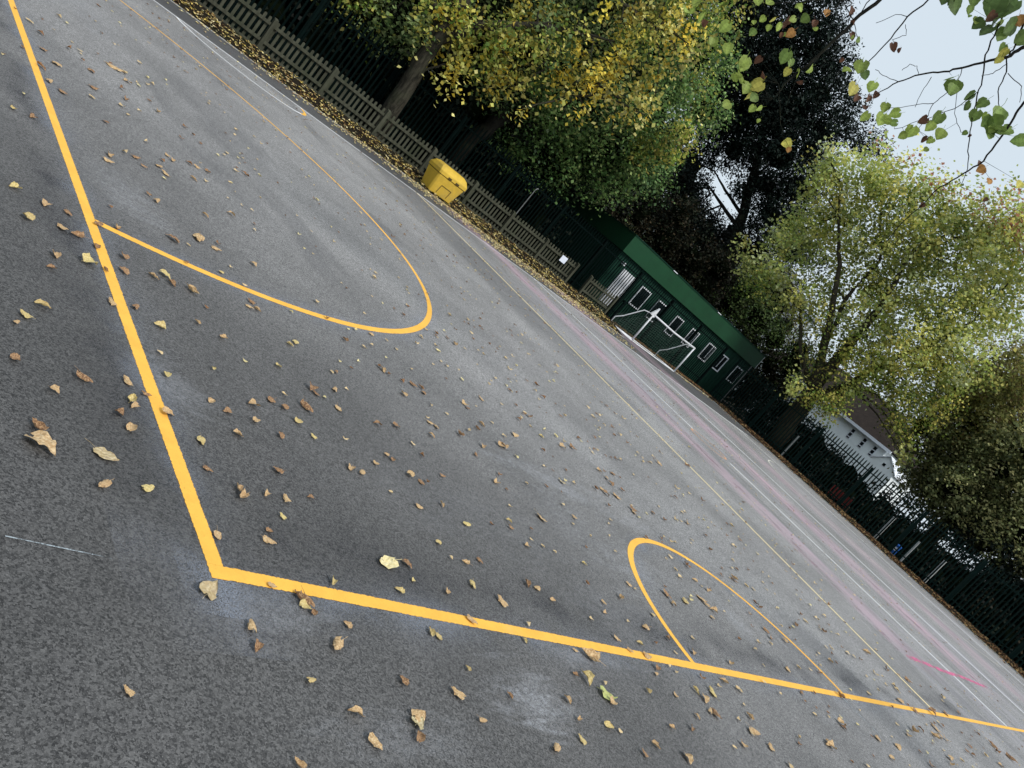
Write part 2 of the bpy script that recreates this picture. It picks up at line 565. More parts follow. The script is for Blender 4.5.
T5=[(41.57,13.95,7.59,2.19,'N'),(41.68,13.63,9.17,2.19,'N'),(41.79,13.31,10.73,1.65,'N'),(41.64,13.76,6.13,1.54,'N'),(41.13,12.16,5.63,2.41,'N'),(41.37,11.42,7.59,2.41,'N'),(40.14,11.97,4.03,0.94,'O'),(40.41,11.14,3.7,1.78,'O'),(40.7,10.15,4.99,2.36,'O'),(40.96,9.19,6.24,2.36,'O'),(39.82,9.6,3.04,1.33,'O'),(40.14,8.39,3.66,1.74,'O'),(39.43,7.0,4.19,2.0,'O'),(39.47,6.84,2.28,1.7,'K'),(38.75,5.29,2.25,2.15,'K'),(39.1,8.4,2.15,0.8,'K'),(38.54,6.37,1.09,0.78,'K'),(37.79,4.97,0.99,0.95,'K'),(38.98,13.31,5.29,1.34,'O'),(41.18,13.07,5.17,1.23,'O'),(40.1,11.95,3.91,1.25,'O'),(41.55,12.14,3.42,1.27,'O'),(41.15,14.04,7.38,1.26,'N'),(41.73,12.96,6.5,1.35,'N'),(40.05,11.81,5.7,1.28,'O'),(41.19,12.0,4.94,0.96,'O'),(37.82,10.1,3.87,1.22,'O'),(42.52,10.71,3.42,1.36,'O'),(39.3,13.15,8.39,1.1,'N'),(39.48,12.47,7.87,1.32,'N'),(39.76,11.87,6.87,1.34,'O'),(40.34,11.61,6.53,0.9,'O'),(39.31,10.49,5.57,1.18,'O'),(42.54,10.33,4.62,1.26,'O'),(39.77,9.2,3.56,1.01,'K'),(41.73,8.91,3.05,1.18,'K'),(40.16,12.68,9.64,1.06,'N'),(38.22,11.25,8.42,1.09,'N'),(40.62,11.15,7.68,1.28,'O'),(38.98,10.17,6.88,1.22,'O'),(38.57,9.54,5.78,1.26,'O'),(42.6,9.85,4.86,1.14,'O'),(40.71,8.55,4.67,1.19,'O'),(42.23,8.46,3.58,1.05,'K'),(40.17,12.07,9.87,1.34,'N'),(39.1,11.17,9.04,1.23,'N'),(42.04,11.29,8.44,1.31,'N'),(38.16,9.04,7.07,1.22,'O'),(41.71,9.81,6.8,1.14,'O'),(42.79,9.61,6.05,0.96,'O'),(40.02,7.82,5.28,1.01,'O'),(41.19,7.27,4.19,0.95,'K'),(42.43,6.92,3.58,1.2,'K'),(37.84,10.5,10.18,1.15,'N'),(41.95,11.2,10.07,1.1,'N'),(41.04,10.11,9.25,1.29,'N'),(38.58,8.47,7.73,1.09,'O'),(38.57,8.29,7.24,0.86,'O'),(38.91,7.55,5.83,1.22,'O'),(42.4,7.43,5.78,1.19,'O'),(43.14,7.21,4.6,1.29,'K'),(39.87,6.08,3.84,0.94,'K'),(40.88,5.23,3.11,1.04,'K')]
T6=[(33.6,33.58,5.22,1.19,'U'),(35.02,32.12,5.05,1.55,'U'),(36.38,30.59,4.88,1.79,'U'),(37.55,29.17,4.91,1.79,'U'),(34.69,32.47,6.48,1.55,'U'),(38.51,27.92,3.98,1.55,'U'),(38.58,27.83,5.56,1.55,'U'),(39.59,26.41,4.4,1.31,'W'),(39.64,26.35,5.58,1.19,'W'),(40.61,24.87,4.82,1.55,'W'),(40.78,24.59,3.61,1.19,'W'),(41.33,23.7,4.49,1.19,'W'),(42.1,22.36,3.95,1.43,'W'),(41.7,23.07,3.24,1.19,'U'),(42.45,21.72,2.71,1.07,'U'),(42.03,22.49,4.94,1.19,'U'),(36.2,30.8,6.49,1.43,'U'),(41.95,22.63,1.41,0.95,'U')]
T7=[(36.43,43.22,6.69,1.66,'U'),(37.03,42.1,5.12,1.53,'U'),(37.61,41.92,7.02,1.43,'U'),(36.96,40.15,5.59,1.54,'U'),(37.48,40.29,4.97,1.5,'U'),(37.46,40.41,7.95,1.71,'U'),(37.98,38.98,6.7,1.48,'U'),(40.34,40.75,5.59,1.67,'U'),(39.22,37.91,5.01,1.33,'U'),(38.06,39.61,8.58,1.39,'U'),(38.92,38.64,7.85,1.23,'U'),(40.17,38.8,6.83,1.37,'U'),(39.77,36.51,5.91,1.51,'U'),(40.24,39.99,10.07,1.64,'U'),(40.6,38.86,8.73,1.8,'U'),(40.23,37.39,8.09,1.5,'U'),(40.77,35.79,6.53,1.52,'U'),(43.53,36.94,5.54,1.38,'U'),(41.7,34.47,4.57,1.72,'U'),(40.62,39.09,11.42,1.3,'U'),(40.7,36.92,10.04,1.64,'U'),(40.11,35.69,8.53,1.67,'U'),(41.78,35.69,7.78,1.65,'U'),(43.71,36.0,6.5,1.57,'U'),(43.02,33.67,4.82,1.29,'U'),(43.03,33.53,7.3,1.33,'U'),(45.59,34.41,6.95,1.73,'U'),(45.48,32.51,5.46,1.56,'U'),(44.6,33.33,8.48,1.35,'U'),(44.74,32.58,6.91,1.6,'U'),(44.77,30.43,5.61,1.69,'U'),(46.06,30.13,4.9,1.26,'U'),(46.51,30.01,6.85,1.71,'U'),(45.57,28.57,5.86,1.26,'U'),(47.26,29.29,4.59,1.33,'U'),(46.1,29.08,7.76,1.55,'U'),(46.11,28.47,6.58,1.64,'U'),(46.92,27.38,5.73,1.33,'U')]
T4L1=[(35.4,16.85,3.23,0.3),(35.33,16.99,4.94,0.26),(35.29,17.07,6.8,0.2),(35.22,17.2,8.47,0.14),(35.0,17.63,10.3,0.08)]
T4L2=[(35.4,16.85,3.23,0.28),(35.04,17.56,4.82,0.2),(34.54,18.47,6.68,0.14),(33.98,19.43,8.47,0.1),(33.14,20.77,10.15,0.05)]
T4L3=[(35.57,16.51,3.19,0.25),(35.86,15.93,4.56,0.2),(36.04,15.54,6.32,0.14),(36.41,14.71,8.1,0.08),(36.67,14.12,10.09,0.05)]
T4L4=[(35.85,17.08,3.25,0.2),(35.39,17.95,5.32,0.12),(35.03,18.6,7.46,0.09),(35.01,18.65,9.82,0.06),(34.26,19.93,11.59,0.03)]
T4L5=[(35.4,16.85,3.23,0.16),(34.61,18.34,4.36,0.1),(34.01,19.38,5.8,0.06)]
T3L1=[(41.92,29.19,4.99,0.36),(41.08,30.32,7.78,0.33),(40.1,31.59,11.12,0.27),(38.98,32.94,14.24,0.2),(37.8,34.27,17.96,0.12)]
T3L2=[(40.88,30.59,8.44,0.14),(39.85,31.89,8.88,0.1),(38.92,33.0,9.26,0.05)]
T3L3=[(40.67,30.86,9.18,0.12),(39.56,32.25,9.67,0.08),(38.8,33.14,10.11,0.04)]
FB=[[(4.53,1.45,5.21,0.03),(4.35,1.75,4.71,0.014),(4.33,1.78,4.6,0.012),(4.28,1.86,4.49,0.009),(4.23,1.94,4.37,0.008),(4.18,2.01,4.27,0.007),(4.12,2.11,4.16,0.006),(4.06,2.18,4.02,0.005),(4.03,2.24,3.86,0.003)],[(3.76,2.58,5.24,0.04),(3.75,2.59,4.39,0.015),(3.72,2.62,4.22,0.014),(3.71,2.63,4.04,0.013),(3.69,2.66,3.75,0.011),(3.66,2.69,3.54,0.008),(3.66,2.69,3.36,0.003)],[(3.9,2.4,5.0,0.012),(3.92,2.37,4.6,0.006),(3.9,2.4,4.42,0.006),(3.91,2.39,4.23,0.005),(3.9,2.4,4.01,0.004),(3.92,2.38,3.93,0.003)],[(4.12,2.1,5.35,0.012),(4.19,2.0,4.93,0.008),(4.22,1.96,4.79,0.007),(4.24,1.92,4.63,0.006),(4.27,1.87,4.5,0.006),(4.32,1.8,4.38,0.005),(4.36,1.74,4.24,0.005),(4.39,1.69,4.13,0.004),(4.45,1.59,3.96,0.004),(4.5,1.49,3.82,0.003),(4.53,1.45,3.69,0.002)],[(4.26,1.9,5.27,0.014),(4.3,1.84,4.85,0.009),(4.33,1.79,4.7,0.007),(4.34,1.78,4.6,0.005),(4.37,1.72,4.52,0.005),(4.4,1.68,4.38,0.004),(4.44,1.61,4.3,0.003)],[(4.53,1.45,5.21,0.02),(4.49,1.51,4.42,0.01),(4.5,1.49,4.29,0.009),(4.52,1.47,4.12,0.008),(4.53,1.45,3.93,0.007),(4.5,1.49,3.77,0.006),(4.47,1.54,3.6,0.005),(4.47,1.55,3.41,0.004),(4.46,1.57,3.24,0.004),(4.47,1.56,3.05,0.003)],[(4.27,1.88,4.29,0.003),(4.25,1.91,4.17,0.003),(4.24,1.93,4.05,0.003),(4.18,2.02,3.95,0.002),(4.11,2.11,3.84,0.0015)],[(4.34,1.77,4.3,0.003),(4.32,1.81,4.11,0.003),(4.26,1.9,3.93,0.002),(4.19,2.01,3.74,0.0015)],[(4.24,1.93,4.05,0.003),(4.26,1.9,3.93,0.002),(4.26,1.89,3.83,0.0015)],[(4.16,2.05,4.19,0.003),(4.17,2.03,4.06,0.002),(4.19,2.0,3.95,0.0015)],[(4.35,1.75,4.57,0.003),(4.34,1.78,4.46,0.003),(4.31,1.82,4.4,0.002)],[(4.38,1.71,4.52,0.003),(4.45,1.59,4.5,0.003),(4.48,1.53,4.4,0.002)],[(4.06,2.18,4.02,0.003),(4.01,2.26,4.0,0.002),(3.95,2.34,3.99,0.0015)],[(3.9,2.4,4.42,0.003),(3.85,2.46,4.38,0.002),(3.81,2.52,4.25,0.0015)],[(3.92,2.38,4.37,0.002),(3.95,2.33,4.31,0.002),(3.92,2.38,4.23,0.0015)],[(3.59,2.76,4.44,0.008),(3.61,2.75,4.23,0.004),(3.74,2.6,4.14,0.003),(3.79,2.53,4.08,0.002)],[(3.08,3.28,3.74,0.006),(3.26,3.11,3.8,0.004),(3.41,2.96,3.98,0.004),(3.53,2.84,4.13,0.005),(3.59,2.77,4.42,0.008),(3.55,2.81,4.71,0.012)],[(3.63,2.72,3.47,0.003),(3.73,2.61,3.32,0.002),(3.82,2.5,3.19,0.0015)],[(4.11,2.12,4.15,0.002),(4.08,2.16,4.19,0.002),(4.05,2.2,4.17,0.001),(4.04,2.21,4.1,0.001)],[(4.23,1.94,4.36,0.003),(4.26,1.9,4.26,0.002),(4.33,1.79,4.08,0.002),(4.4,1.68,4.0,0.001)],[(3.7,2.64,3.81,0.003),(3.69,2.66,3.57,0.002),(3.74,2.6,3.38,0.0015)],[(3.61,2.75,4.23,0.004),(3.6,2.76,4.1,0.003),(3.56,2.8,3.95,0.002)],[(3.72,2.62,4.22,0.004),(3.71,2.64,4.41,0.004)]]
FLV=[(3.84,2.47,3.86,0.091,'l'),(3.89,2.41,3.93,0.127,'l'),(3.93,2.36,3.91,0.082,'d'),(3.99,2.28,3.87,0.109,'l'),(3.93,2.36,3.77,0.118,'y'),(3.97,2.31,3.74,0.082,'b'),(4.09,2.14,3.81,0.091,'l'),(4.12,2.11,3.73,0.118,'l'),(4.14,2.07,3.82,0.091,'l'),(4.16,2.04,3.76,0.073,'g'),(4.23,1.94,3.73,0.082,'l'),(4.25,1.92,3.79,0.109,'l'),(4.29,1.85,3.9,0.109,'l'),(4.29,1.85,3.97,0.118,'g'),(4.34,1.77,3.9,0.109,'l'),(4.33,1.79,3.82,0.073,'l'),(4.31,1.82,3.8,0.063,'b'),(4.22,1.96,4.25,0.109,'g'),(4.26,1.9,4.22,0.145,'g'),(4.32,1.79,4.23,0.1,'d'),(4.35,1.76,4.17,0.091,'d'),(4.38,1.7,4.24,0.109,'g'),(4.39,1.68,4.14,0.109,'g'),(4.45,1.58,4.24,0.163,'g'),(4.47,1.56,4.17,0.163,'g'),(4.48,1.54,4.1,0.127,'g'),(4.49,1.51,4.16,0.145,'g'),(4.51,1.47,4.18,0.109,'g'),(4.41,1.66,4.01,0.054,'g'),(4.57,1.38,4.18,0.127,'g'),(4.04,2.22,4.67,0.136,'d'),(4.09,2.14,4.71,0.073,'g'),(4.16,2.05,4.67,0.118,'d'),(4.2,1.98,4.66,0.136,'d'),(4.16,2.05,4.82,0.181,'d'),(4.19,2.0,4.83,0.181,'d'),(4.2,1.99,4.79,0.163,'d'),(4.21,1.98,4.9,0.145,'d'),(4.26,1.89,4.77,0.163,'d'),(4.26,1.9,4.7,0.127,'g'),(4.31,1.82,4.61,0.109,'y'),(4.28,1.87,4.85,0.109,'o'),(4.33,1.79,4.76,0.145,'g'),(3.98,2.3,4.66,0.091,'d'),(4.08,2.16,4.78,0.109,'g'),(3.67,2.68,4.2,0.091,'b'),(3.76,2.57,4.06,0.073,'b'),(3.79,2.53,4.07,0.054,'g'),(3.95,2.34,4.19,0.082,'b'),(4.01,2.26,3.79,0.073,'b'),(4.05,2.2,3.67,0.091,'l'),(4.03,2.23,3.73,0.073,'b'),(3.08,3.28,3.46,0.1,'l'),(3.21,3.16,3.39,0.109,'l'),(3.09,3.27,3.6,0.109,'l'),(3.21,3.16,3.52,0.109,'l'),(3.31,3.07,3.42,0.1,'l'),(3.43,2.95,3.41,0.136,'l'),(3.45,2.92,3.34,0.127,'l'),(3.52,2.85,3.29,0.118,'l'),(3.55,2.82,3.35,0.136,'y'),(3.58,2.78,3.27,0.1,'g'),(3.64,2.72,3.24,0.073,'l'),(3.61,2.75,3.2,0.073,'l'),(3.49,2.88,3.1,0.091,'l'),(3.35,3.02,3.63,0.082,'g'),(3.35,3.03,3.75,0.063,'l'),(3.39,2.98,3.79,0.063,'y'),(3.57,2.79,3.64,0.127,'g'),(3.63,2.73,3.57,0.082,'y'),(3.68,2.67,3.61,0.082,'l'),(3.7,2.64,3.69,0.091,'l'),(3.52,2.85,3.95,0.091,'g'),(3.45,2.92,3.99,0.073,'l'),(3.51,2.86,3.8,0.091,'o'),(3.45,2.92,3.85,0.082,'b'),(3.59,2.77,4.08,0.063,'o'),(3.86,2.46,3.17,0.1,'y'),(3.89,2.42,3.14,0.054,'o'),(3.27,3.1,3.82,0.082,'l'),(3.31,3.06,3.87,0.082,'l'),(3.44,2.93,3.78,0.073,'l'),(3.58,2.79,3.97,0.073,'b'),(3.47,2.9,3.5,0.082,'b'),(3.55,2.82,3.45,0.082,'b'),(3.4,2.97,3.73,0.063,'l'),(2.98,3.37,3.43,0.1,'l'),(2.99,3.36,3.52,0.091,'l'),(3.44,2.93,3.3,0.082,'l'),(4.54,1.43,3.87,0.082,'o'),(4.59,1.33,3.83,0.063,'o'),(4.67,1.18,3.93,0.073,'y'),(4.47,1.55,3.42,0.054,'b'),(4.62,1.27,3.71,0.054,'b')]
# ------------------------------------------------------------------ helpers
def tag(o, label=None, cat=None, group=None, kind=None):
    if label: o['label'] = label
    if cat: o['category'] = cat
    if group: o['group'] = group
    if kind: o['kind'] = kind
    return o

def empty(name, loc=(0,0,0), rz=0, label=None, cat=None, group=None):
    o = bpy.data.objects.new(name, None); col.objects.link(o)
    o.location = loc; o.rotation_euler = (0,0,rz); o.empty_display_size = .2
    return tag(o, label, cat, group)

def raw_mesh(name, verts, faces, mat=None, parent=None, cols=None, smooth=False):
    """verts Nx3 array; faces list or (M,k) array; cols per-face colour (M,3)"""
    me = bpy.data.meshes.new(name)
    verts = np.asarray(verts, dtype=np.float32)
    if isinstance(faces, np.ndarray):
        M, k = faces.shape
        me.vertices.add(len(verts)); me.vertices.foreach_set('co', verts.ravel())
        me.loops.add(M*k); me.loops.foreach_set('vertex_index', faces.astype(np.int32).ravel())
        me.polygons.add(M); me.polygons.foreach_set('loop_start', np.arange(0, M*k, k, dtype=np.int32))
        me.polygons.foreach_set('loop_total', np.full(M, k, dtype=np.int32))
        me.update(calc_edges=True)
        if cols is not None:
            a = me.color_attributes.new('Col', 'FLOAT_COLOR', 'CORNER')
            c = np.ones((M, k, 4), dtype=np.float32); c[:, :, :3] = cols[:, None, :]
            a.data.foreach_set('color', c.ravel())
    else:
        me.from_pydata([tuple(map(float, v)) for v in verts], [], faces); me.update()
    if smooth: me.polygons.foreach_set('use_smooth', [True]*len(me.polygons))
    if mat: me.materials.append(mat)
    o = bpy.data.objects.new(name, me); col.objects.link(o)
    if parent: o.parent = parent
    return o

class MB:
    def __init__(s): s.v = []; s.f = []
    def quadbox(s, c):   # 8 corners
        n = len(s.v); s.v += [tuple(p) for p in c]
        s.f += [tuple(n+i for i in q) for q in ((0,3,2,1),(4,5,6,7),(0,1,5,4),(1,2,6,5),(2,3,7,6),(3,0,4,7))]
    def box(s, x0, x1, y0, y1, z0, z1):
        s.quadbox([(x0,y0,z0),(x1,y0,z0),(x1,y1,z0),(x0,y1,z0),(x0,y0,z1),(x1,y0,z1),(x1,y1,z1),(x0,y1,z1)])
    def face(s, pts):
        n = len(s.v); s.v += [tuple(p) for p in pts]; s.f.append(tuple(range(n, n+len(pts))))
    def tube(s, pts, rad, seg=8, cap=True):
        pts = [Vector(p) for p in pts]
        if not hasattr(rad, '__len__'): rad = [rad]*len(pts)
        n0 = len(s.v); ref = None
        for i, p in enumerate(pts):
            d = (pts[min(i+1, len(pts)-1)] - pts[max(i-1, 0)]).normalized()
            if ref is None:
                ref = Vector((0,0,1)) if abs(d.z) < .9 else Vector((1,0,0))
            a = d.cross(ref)
            if a.length < 1e-4: a = d.cross(Vector((0,1,0)))
            a.normalize(); b = d.cross(a).normalized(); ref = -b if False else ref
            for k in range(seg):
                t = 2*PI*k/seg; s.v.append(tuple(p + a*math.cos(t)*rad[i] + b*math.sin(t)*rad[i]))
        for i in range(len(pts)-1):
            for k in range(seg):
                a0 = n0+i*seg+k; a1 = n0+i*seg+(k+1) % seg
                s.f.append((a0, a1, a1+seg, a0+seg))
        if cap:
            s.f.append(tuple(n0+k for k in reversed(range(seg))))
            s.f.append(tuple(n0+(len(pts)-1)*seg+k for k in range(seg)))
    def build(s, name, mat, parent=None, smooth=False, bevel=0):
        o = raw_mesh(name, s.v, s.f, mat, parent, smooth=smooth)
        if bevel:
            b = o.modifiers.new('b', 'BEVEL'); b.width = bevel; b.segments = 2; b.limit_method = 'ANGLE'
        return o

# ------------------------------------------------------------------ node helpers
class NT:
    def __init__(s, m):
        m.use_nodes = True; s.t = m.node_tree; s.t.nodes.clear(); s.L = s.t.links
    def n(s, typ, ins=None, **kw):
        nd = s.t.nodes.new(typ)
        for k, v in kw.items(): setattr(nd, k, v)
        for k, v in (ins or {}).items():
            if hasattr(v, 'is_linked') or isinstance(v, bpy.types.NodeSocket): s.L.new(v, nd.inputs[k])
            else: nd.inputs[k].default_value = v
        return nd
    def math(s, op, a, b=None, clamp=False):
        nd = s.t.nodes.new('ShaderNodeMath'); nd.operation = op; nd.use_clamp = clamp
        for i, v in enumerate((a, b)):
            if v is None: continue
            if isinstance(v, bpy.types.NodeSocket): s.L.new(v, nd.inputs[i])
            else: nd.inputs[i].default_value = v
        return nd.outputs[0]
    def mix(s, f, a, b, typ='MIX'):
        nd = s.t.nodes.new('ShaderNodeMix'); nd.data_type = 'RGBA'; nd.blend_type = typ
        for i, v in ((0, f), (6, a), (7, b)):
            if isinstance(v, bpy.types.NodeSocket): s.L.new(v, nd.inputs[i])
            else:
                nd.inputs[i].default_value = v if i == 0 else (*v[:3], 1)
        return nd.outputs[2]
    def ramp(s, f, a, b, smooth=True):
        nd = s.t.nodes.new('ShaderNodeMapRange'); nd.interpolation_type = 'SMOOTHSTEP' if smooth else 'LINEAR'
        s.L.new(f, nd.inputs[0]); nd.inputs[1].default_value = a; nd.inputs[2].default_value = b
        return nd.outputs[0]
    def noise(s, vec, scale, detail=3, rough=.55, dist=0):
        nd = s.n('ShaderNodeTexNoise', {'Scale': scale, 'Detail': detail, 'Roughness': rough, 'Distortion': dist})
        s.L.new(vec, nd.inputs['Vector']); return nd.outputs['Fac']
    def out(s, sh): s.n('ShaderNodeOutputMaterial', {'Surface': sh})

def simple(name, c, rough=.7, var=.15, scale=4, spec=.3, metal=0, bump=0, grain=None, dirt=None):
    """painted / wooden / metal surface with tone variation"""
    m = bpy.data.materials.new(name); t = NT(m)
    co = t.n('ShaderNodeTexCoord').outputs['Object']
    v = co
    if grain:
        mp = t.n('ShaderNodeMapping', {'Vector': co, 'Scale': grain}); v = mp.outputs[0]
    nz = t.noise(v, scale, 5, .65)
    k = t.ramp(nz, .25, .75)
    dk = [x*(1-var) for x in c]; lt = [min(1, x*(1+var)) for x in c]
    cc = t.mix(k, dk, lt)
    if dirt:
        dn = t.ramp(t.noise(co, 1.7, 6, .7), .45, .75)
        cc = t.mix(t.math('MULTIPLY', dn, dirt[3]), cc, dirt[:3])
    p = t.n('ShaderNodeBsdfPrincipled', {'Base Color': cc, 'Roughness': rough, 'Metallic': metal, 'Specular IOR Level': spec})
    if bump:
        b = t.n('ShaderNodeBump', {'Strength': bump, 'Distance': .01, 'Height': nz}); t.L.new(b.outputs[0], p.inputs['Normal'])
    t.out(p.outputs[0]); return m

def leaf_mat(name, trans=.3, rough=.55, fixed=None, spec=.3):
    m = bpy.data.materials.new(name); t = NT(m)
    if fixed is None:
        c = t.n('ShaderNodeVertexColor', layer_name='Col').outputs[0]
    else:
        a, b, sc = fixed
        co = t.n('ShaderNodeTexCoord').outputs['Object']
        oi = t.n('ShaderNodeObjectInfo').outputs['Random']
        nz = t.noise(co, sc, 4, .6)
        c = t.mix(t.ramp(nz, .35, .7), a, b)
        c = t.mix(t.math('MULTIPLY', oi, .38), c, (.38,.24,.13)); c = t.mix(t.math('MULTIPLY', t.ramp(t.noise(co, 3.2, 4, .6), .56, .68), .6), c, (.17,.085,.04))
    p = t.n('ShaderNodeBsdfPrincipled', {'Base Color': c, 'Roughness': rough, 'Specular IOR Level': spec})
    tr = t.n('ShaderNodeBsdfTranslucent', {'Color': c})
    mx = t.n('ShaderNodeMixShader', {0: trans, 1: p.outputs[0], 2: tr.outputs[0]})
    t.out(mx.outputs[0]); return m

# ------------------------------------------------------------------ materials
def asphalt():
    m = bpy.data.materials.new('asphalt'); t = NT(m)
    co = t.n('ShaderNodeTexCoord').outputs['Object']
    sep = t.n('ShaderNodeSeparateXYZ', {0: co}); X, Y = sep.outputs[0], sep.outputs[1]
    vor = t.n('ShaderNodeTexVoronoi', {'Vector': co, 'Scale': 150.0}).outputs['Color']
    sv = t.n('ShaderNodeSeparateColor', {0: vor}).outputs[0]
    fine = t.noise(co, 230, 2, .7)
    mid = t.noise(co, 38, 4, .7)
    big = t.noise(co, .9, 5, .6)
    huge = t.noise(co, .22, 3, .5)
    base = t.mix(t.ramp(sv, 0, 1, False), (.036,.036,.037), (.225,.224,.224))
    base = t.mix(t.math('MULTIPLY', t.ramp(fine, .58, .68), .8), base, (.40,.40,.40))
    base = t.mix(t.math('MULTIPLY', t.ramp(fine, .42, .30), .7), base, (.02,.02,.02))
    g = t.math('ADD', .84, t.math('MULTIPLY', t.ramp(mid, .3, .7), .18))
    g = t.math('MULTIPLY', g, t.math('ADD', .87, t.math('MULTIPLY', t.ramp(big, .3, .7), .24)))
    g = t.math('MULTIPLY', g, t.math('ADD', .90, t.math('MULTIPLY', t.ramp(huge, .35, .65), .26)))
    # paler away from the near corner: far grazing sheen put into the colour
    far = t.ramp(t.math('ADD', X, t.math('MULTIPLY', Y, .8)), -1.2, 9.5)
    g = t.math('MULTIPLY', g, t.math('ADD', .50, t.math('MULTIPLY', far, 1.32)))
    v2 = t.n('ShaderNodeSeparateColor', {0: t.n('ShaderNodeTexVoronoi', {'Vector': co, 'Scale': 62.0}).outputs['Color']}).outputs[0]
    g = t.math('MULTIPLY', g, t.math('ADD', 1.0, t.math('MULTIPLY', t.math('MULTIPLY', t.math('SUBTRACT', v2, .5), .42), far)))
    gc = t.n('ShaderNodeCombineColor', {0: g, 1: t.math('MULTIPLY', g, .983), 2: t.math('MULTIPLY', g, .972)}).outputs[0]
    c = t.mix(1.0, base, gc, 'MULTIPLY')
    # long bands across the yard; the pale ones paint in far glare
    mp = t.n('ShaderNodeMapping', {'Vector': co, 'Scale': (1.0,.17,1)}).outputs[0]
    bands = t.noise(mp, .9, 5, .65, .4)
    inner = t.ramp(X, 8, 15)
    c = t.mix(t.math('MULTIPLY', t.math('MULTIPLY', t.ramp(bands, .48, .66), .62), inner), c, (.34,.325,.36))
    mp2 = t.n('ShaderNodeMapping', {'Vector': co, 'Scale': (.8,.2,1), 'Location': (31,7,0)}).outputs[0]
    b2 = t.noise(mp2, .8, 4, .6, .5)
    c = t.mix(t.math('MULTIPLY', t.ramp(b2, .54, .66), .33), c, (.045,.046,.052))
    # dark strip beside the far side line
    dm = t.ramp(t.math('ADD', Y, t.math('MULTIPLY', big, .35)), 15.2, 15.6)
    c = t.mix(t.math('MULTIPLY', dm, .72), c, (.022,.023,.026))
    ds = t.math('MULTIPLY', t.ramp(t.math('ABSOLUTE', t.math('SUBTRACT', t.math('ADD', X, t.math('MULTIPLY', big, 1.2)), 9.9)), 1.3, .7), t.ramp(Y, 5.0, 9.0))
    c = t.mix(t.math('MULTIPLY', ds, .38), c, (.05,.051,.056))
    # chalk rubbed into the surface: pink bands
    for x0, w, s_ in ((13.0,1.0,.8),(18.2,1.5,.85),(24.0,1.8,.55),(9.0,.35,.0)):
        if s_ == 0: continue
        d = t.math('ABSOLUTE', t.math('SUBTRACT', t.math('ADD', X, t.math('MULTIPLY', t.noise(co, .35, 2), .8)), x0+.4))
        k = t.math('MULTIPLY', t.ramp(d, w, w*.15), t.ramp(t.noise(mp, 2.6, 5, .7), .30, .66))
        k = t.math('MULTIPLY', k, t.ramp(Y, .6, 1.6))
        c = t.mix(t.math('MULTIPLY', k, s_), c, (.47,.33,.39))
    # pale chalk smudges (x, y, rx, ry, strength)
    wv = t.n('ShaderNodeMapping', {'Vector': co, 'Rotation': (0,0,.7), 'Scale': (1.0,2.6,1)}).outputs[0]; wob = t.noise(wv, 2.4, 7, .78, 1.2)
    for x, y, rx, ry, s_ in ((1.42,-.42,.36,.20,.85),(3.75,1.85,1.1,.25,.5),(3.3,1.3,.5,.7,.22),(4.0,.95,.5,.3,.45),(.12,1.15,.22,.3,.4),(.5,-.62,.5,.14,.25),
                            (5.25,.75,.25,.6,.4),(5.0,1.72,.5,.16,.35),(2.2,-.1,.5,.09,.4),(.35,3.3,.3,.5,.35),(4.6,7.2,.7,.5,.35),(1.0,9.3,.5,1.6,.28),(.25,-.15,.35,.10,.35),(5.7,-.3,.6,.1,.3),(2.0,.9,1.2,.4,.12),(2.9,.35,.6,.3,.25)):
        dx = t.math('DIVIDE', t.math('SUBTRACT', X, x), rx); dy = t.math('DIVIDE', t.math('SUBTRACT', Y, y), ry)
        d = t.math('SQRT', t.math('ADD', t.math('MULTIPLY', dx, dx), t.math('MULTIPLY', dy, dy)))
        d = t.math('ADD', d, t.math('MULTIPLY', t.math('SUBTRACT', wob, .5), 4.2))
        k = t.math('MULTIPLY', t.ramp(d, 1.1, -.2), t.ramp(t.math('ADD', t.math('MULTIPLY', fine, .6), t.math('MULTIPLY', mid, .4)), .40, .62))
        c = t.mix(t.math('MULTIPLY', k, s_*1.05), c, (.42,.435,.47))
    # fine cracks
    ck = t.n('ShaderNodeTexVoronoi', {'Vector': t.n('ShaderNodeMapping', {'Vector': co, 'Scale': (.8,.5,1)}).outputs[0], 'Scale': .22}, feature='DISTANCE_TO_EDGE').outputs[0]
    ck = t.math('ADD', ck, t.math('MULTIPLY', t.math('SUBTRACT', t.noise(co, 2.2, 5, .7), .5), .05))
    hgt = t.math('ADD', t.math('MULTIPLY', sv, .5), fine)
    bmp = t.n('ShaderNodeBump', {'Strength': .55, 'Distance': .004, 'Height': hgt}).outputs[0]
    bmp = t.n('ShaderNodeBump', {'Strength': .25, 'Distance': .03, 'Height': t.noise(co, 1.2, 3), 'Normal': bmp}).outputs[0]
    p = t.n('ShaderNodeBsdfPrincipled', {'Base Color': c, 'Roughness': .66, 'Specular IOR Level': .5, 'Normal': bmp})
    t.out(p.outputs[0]); return m

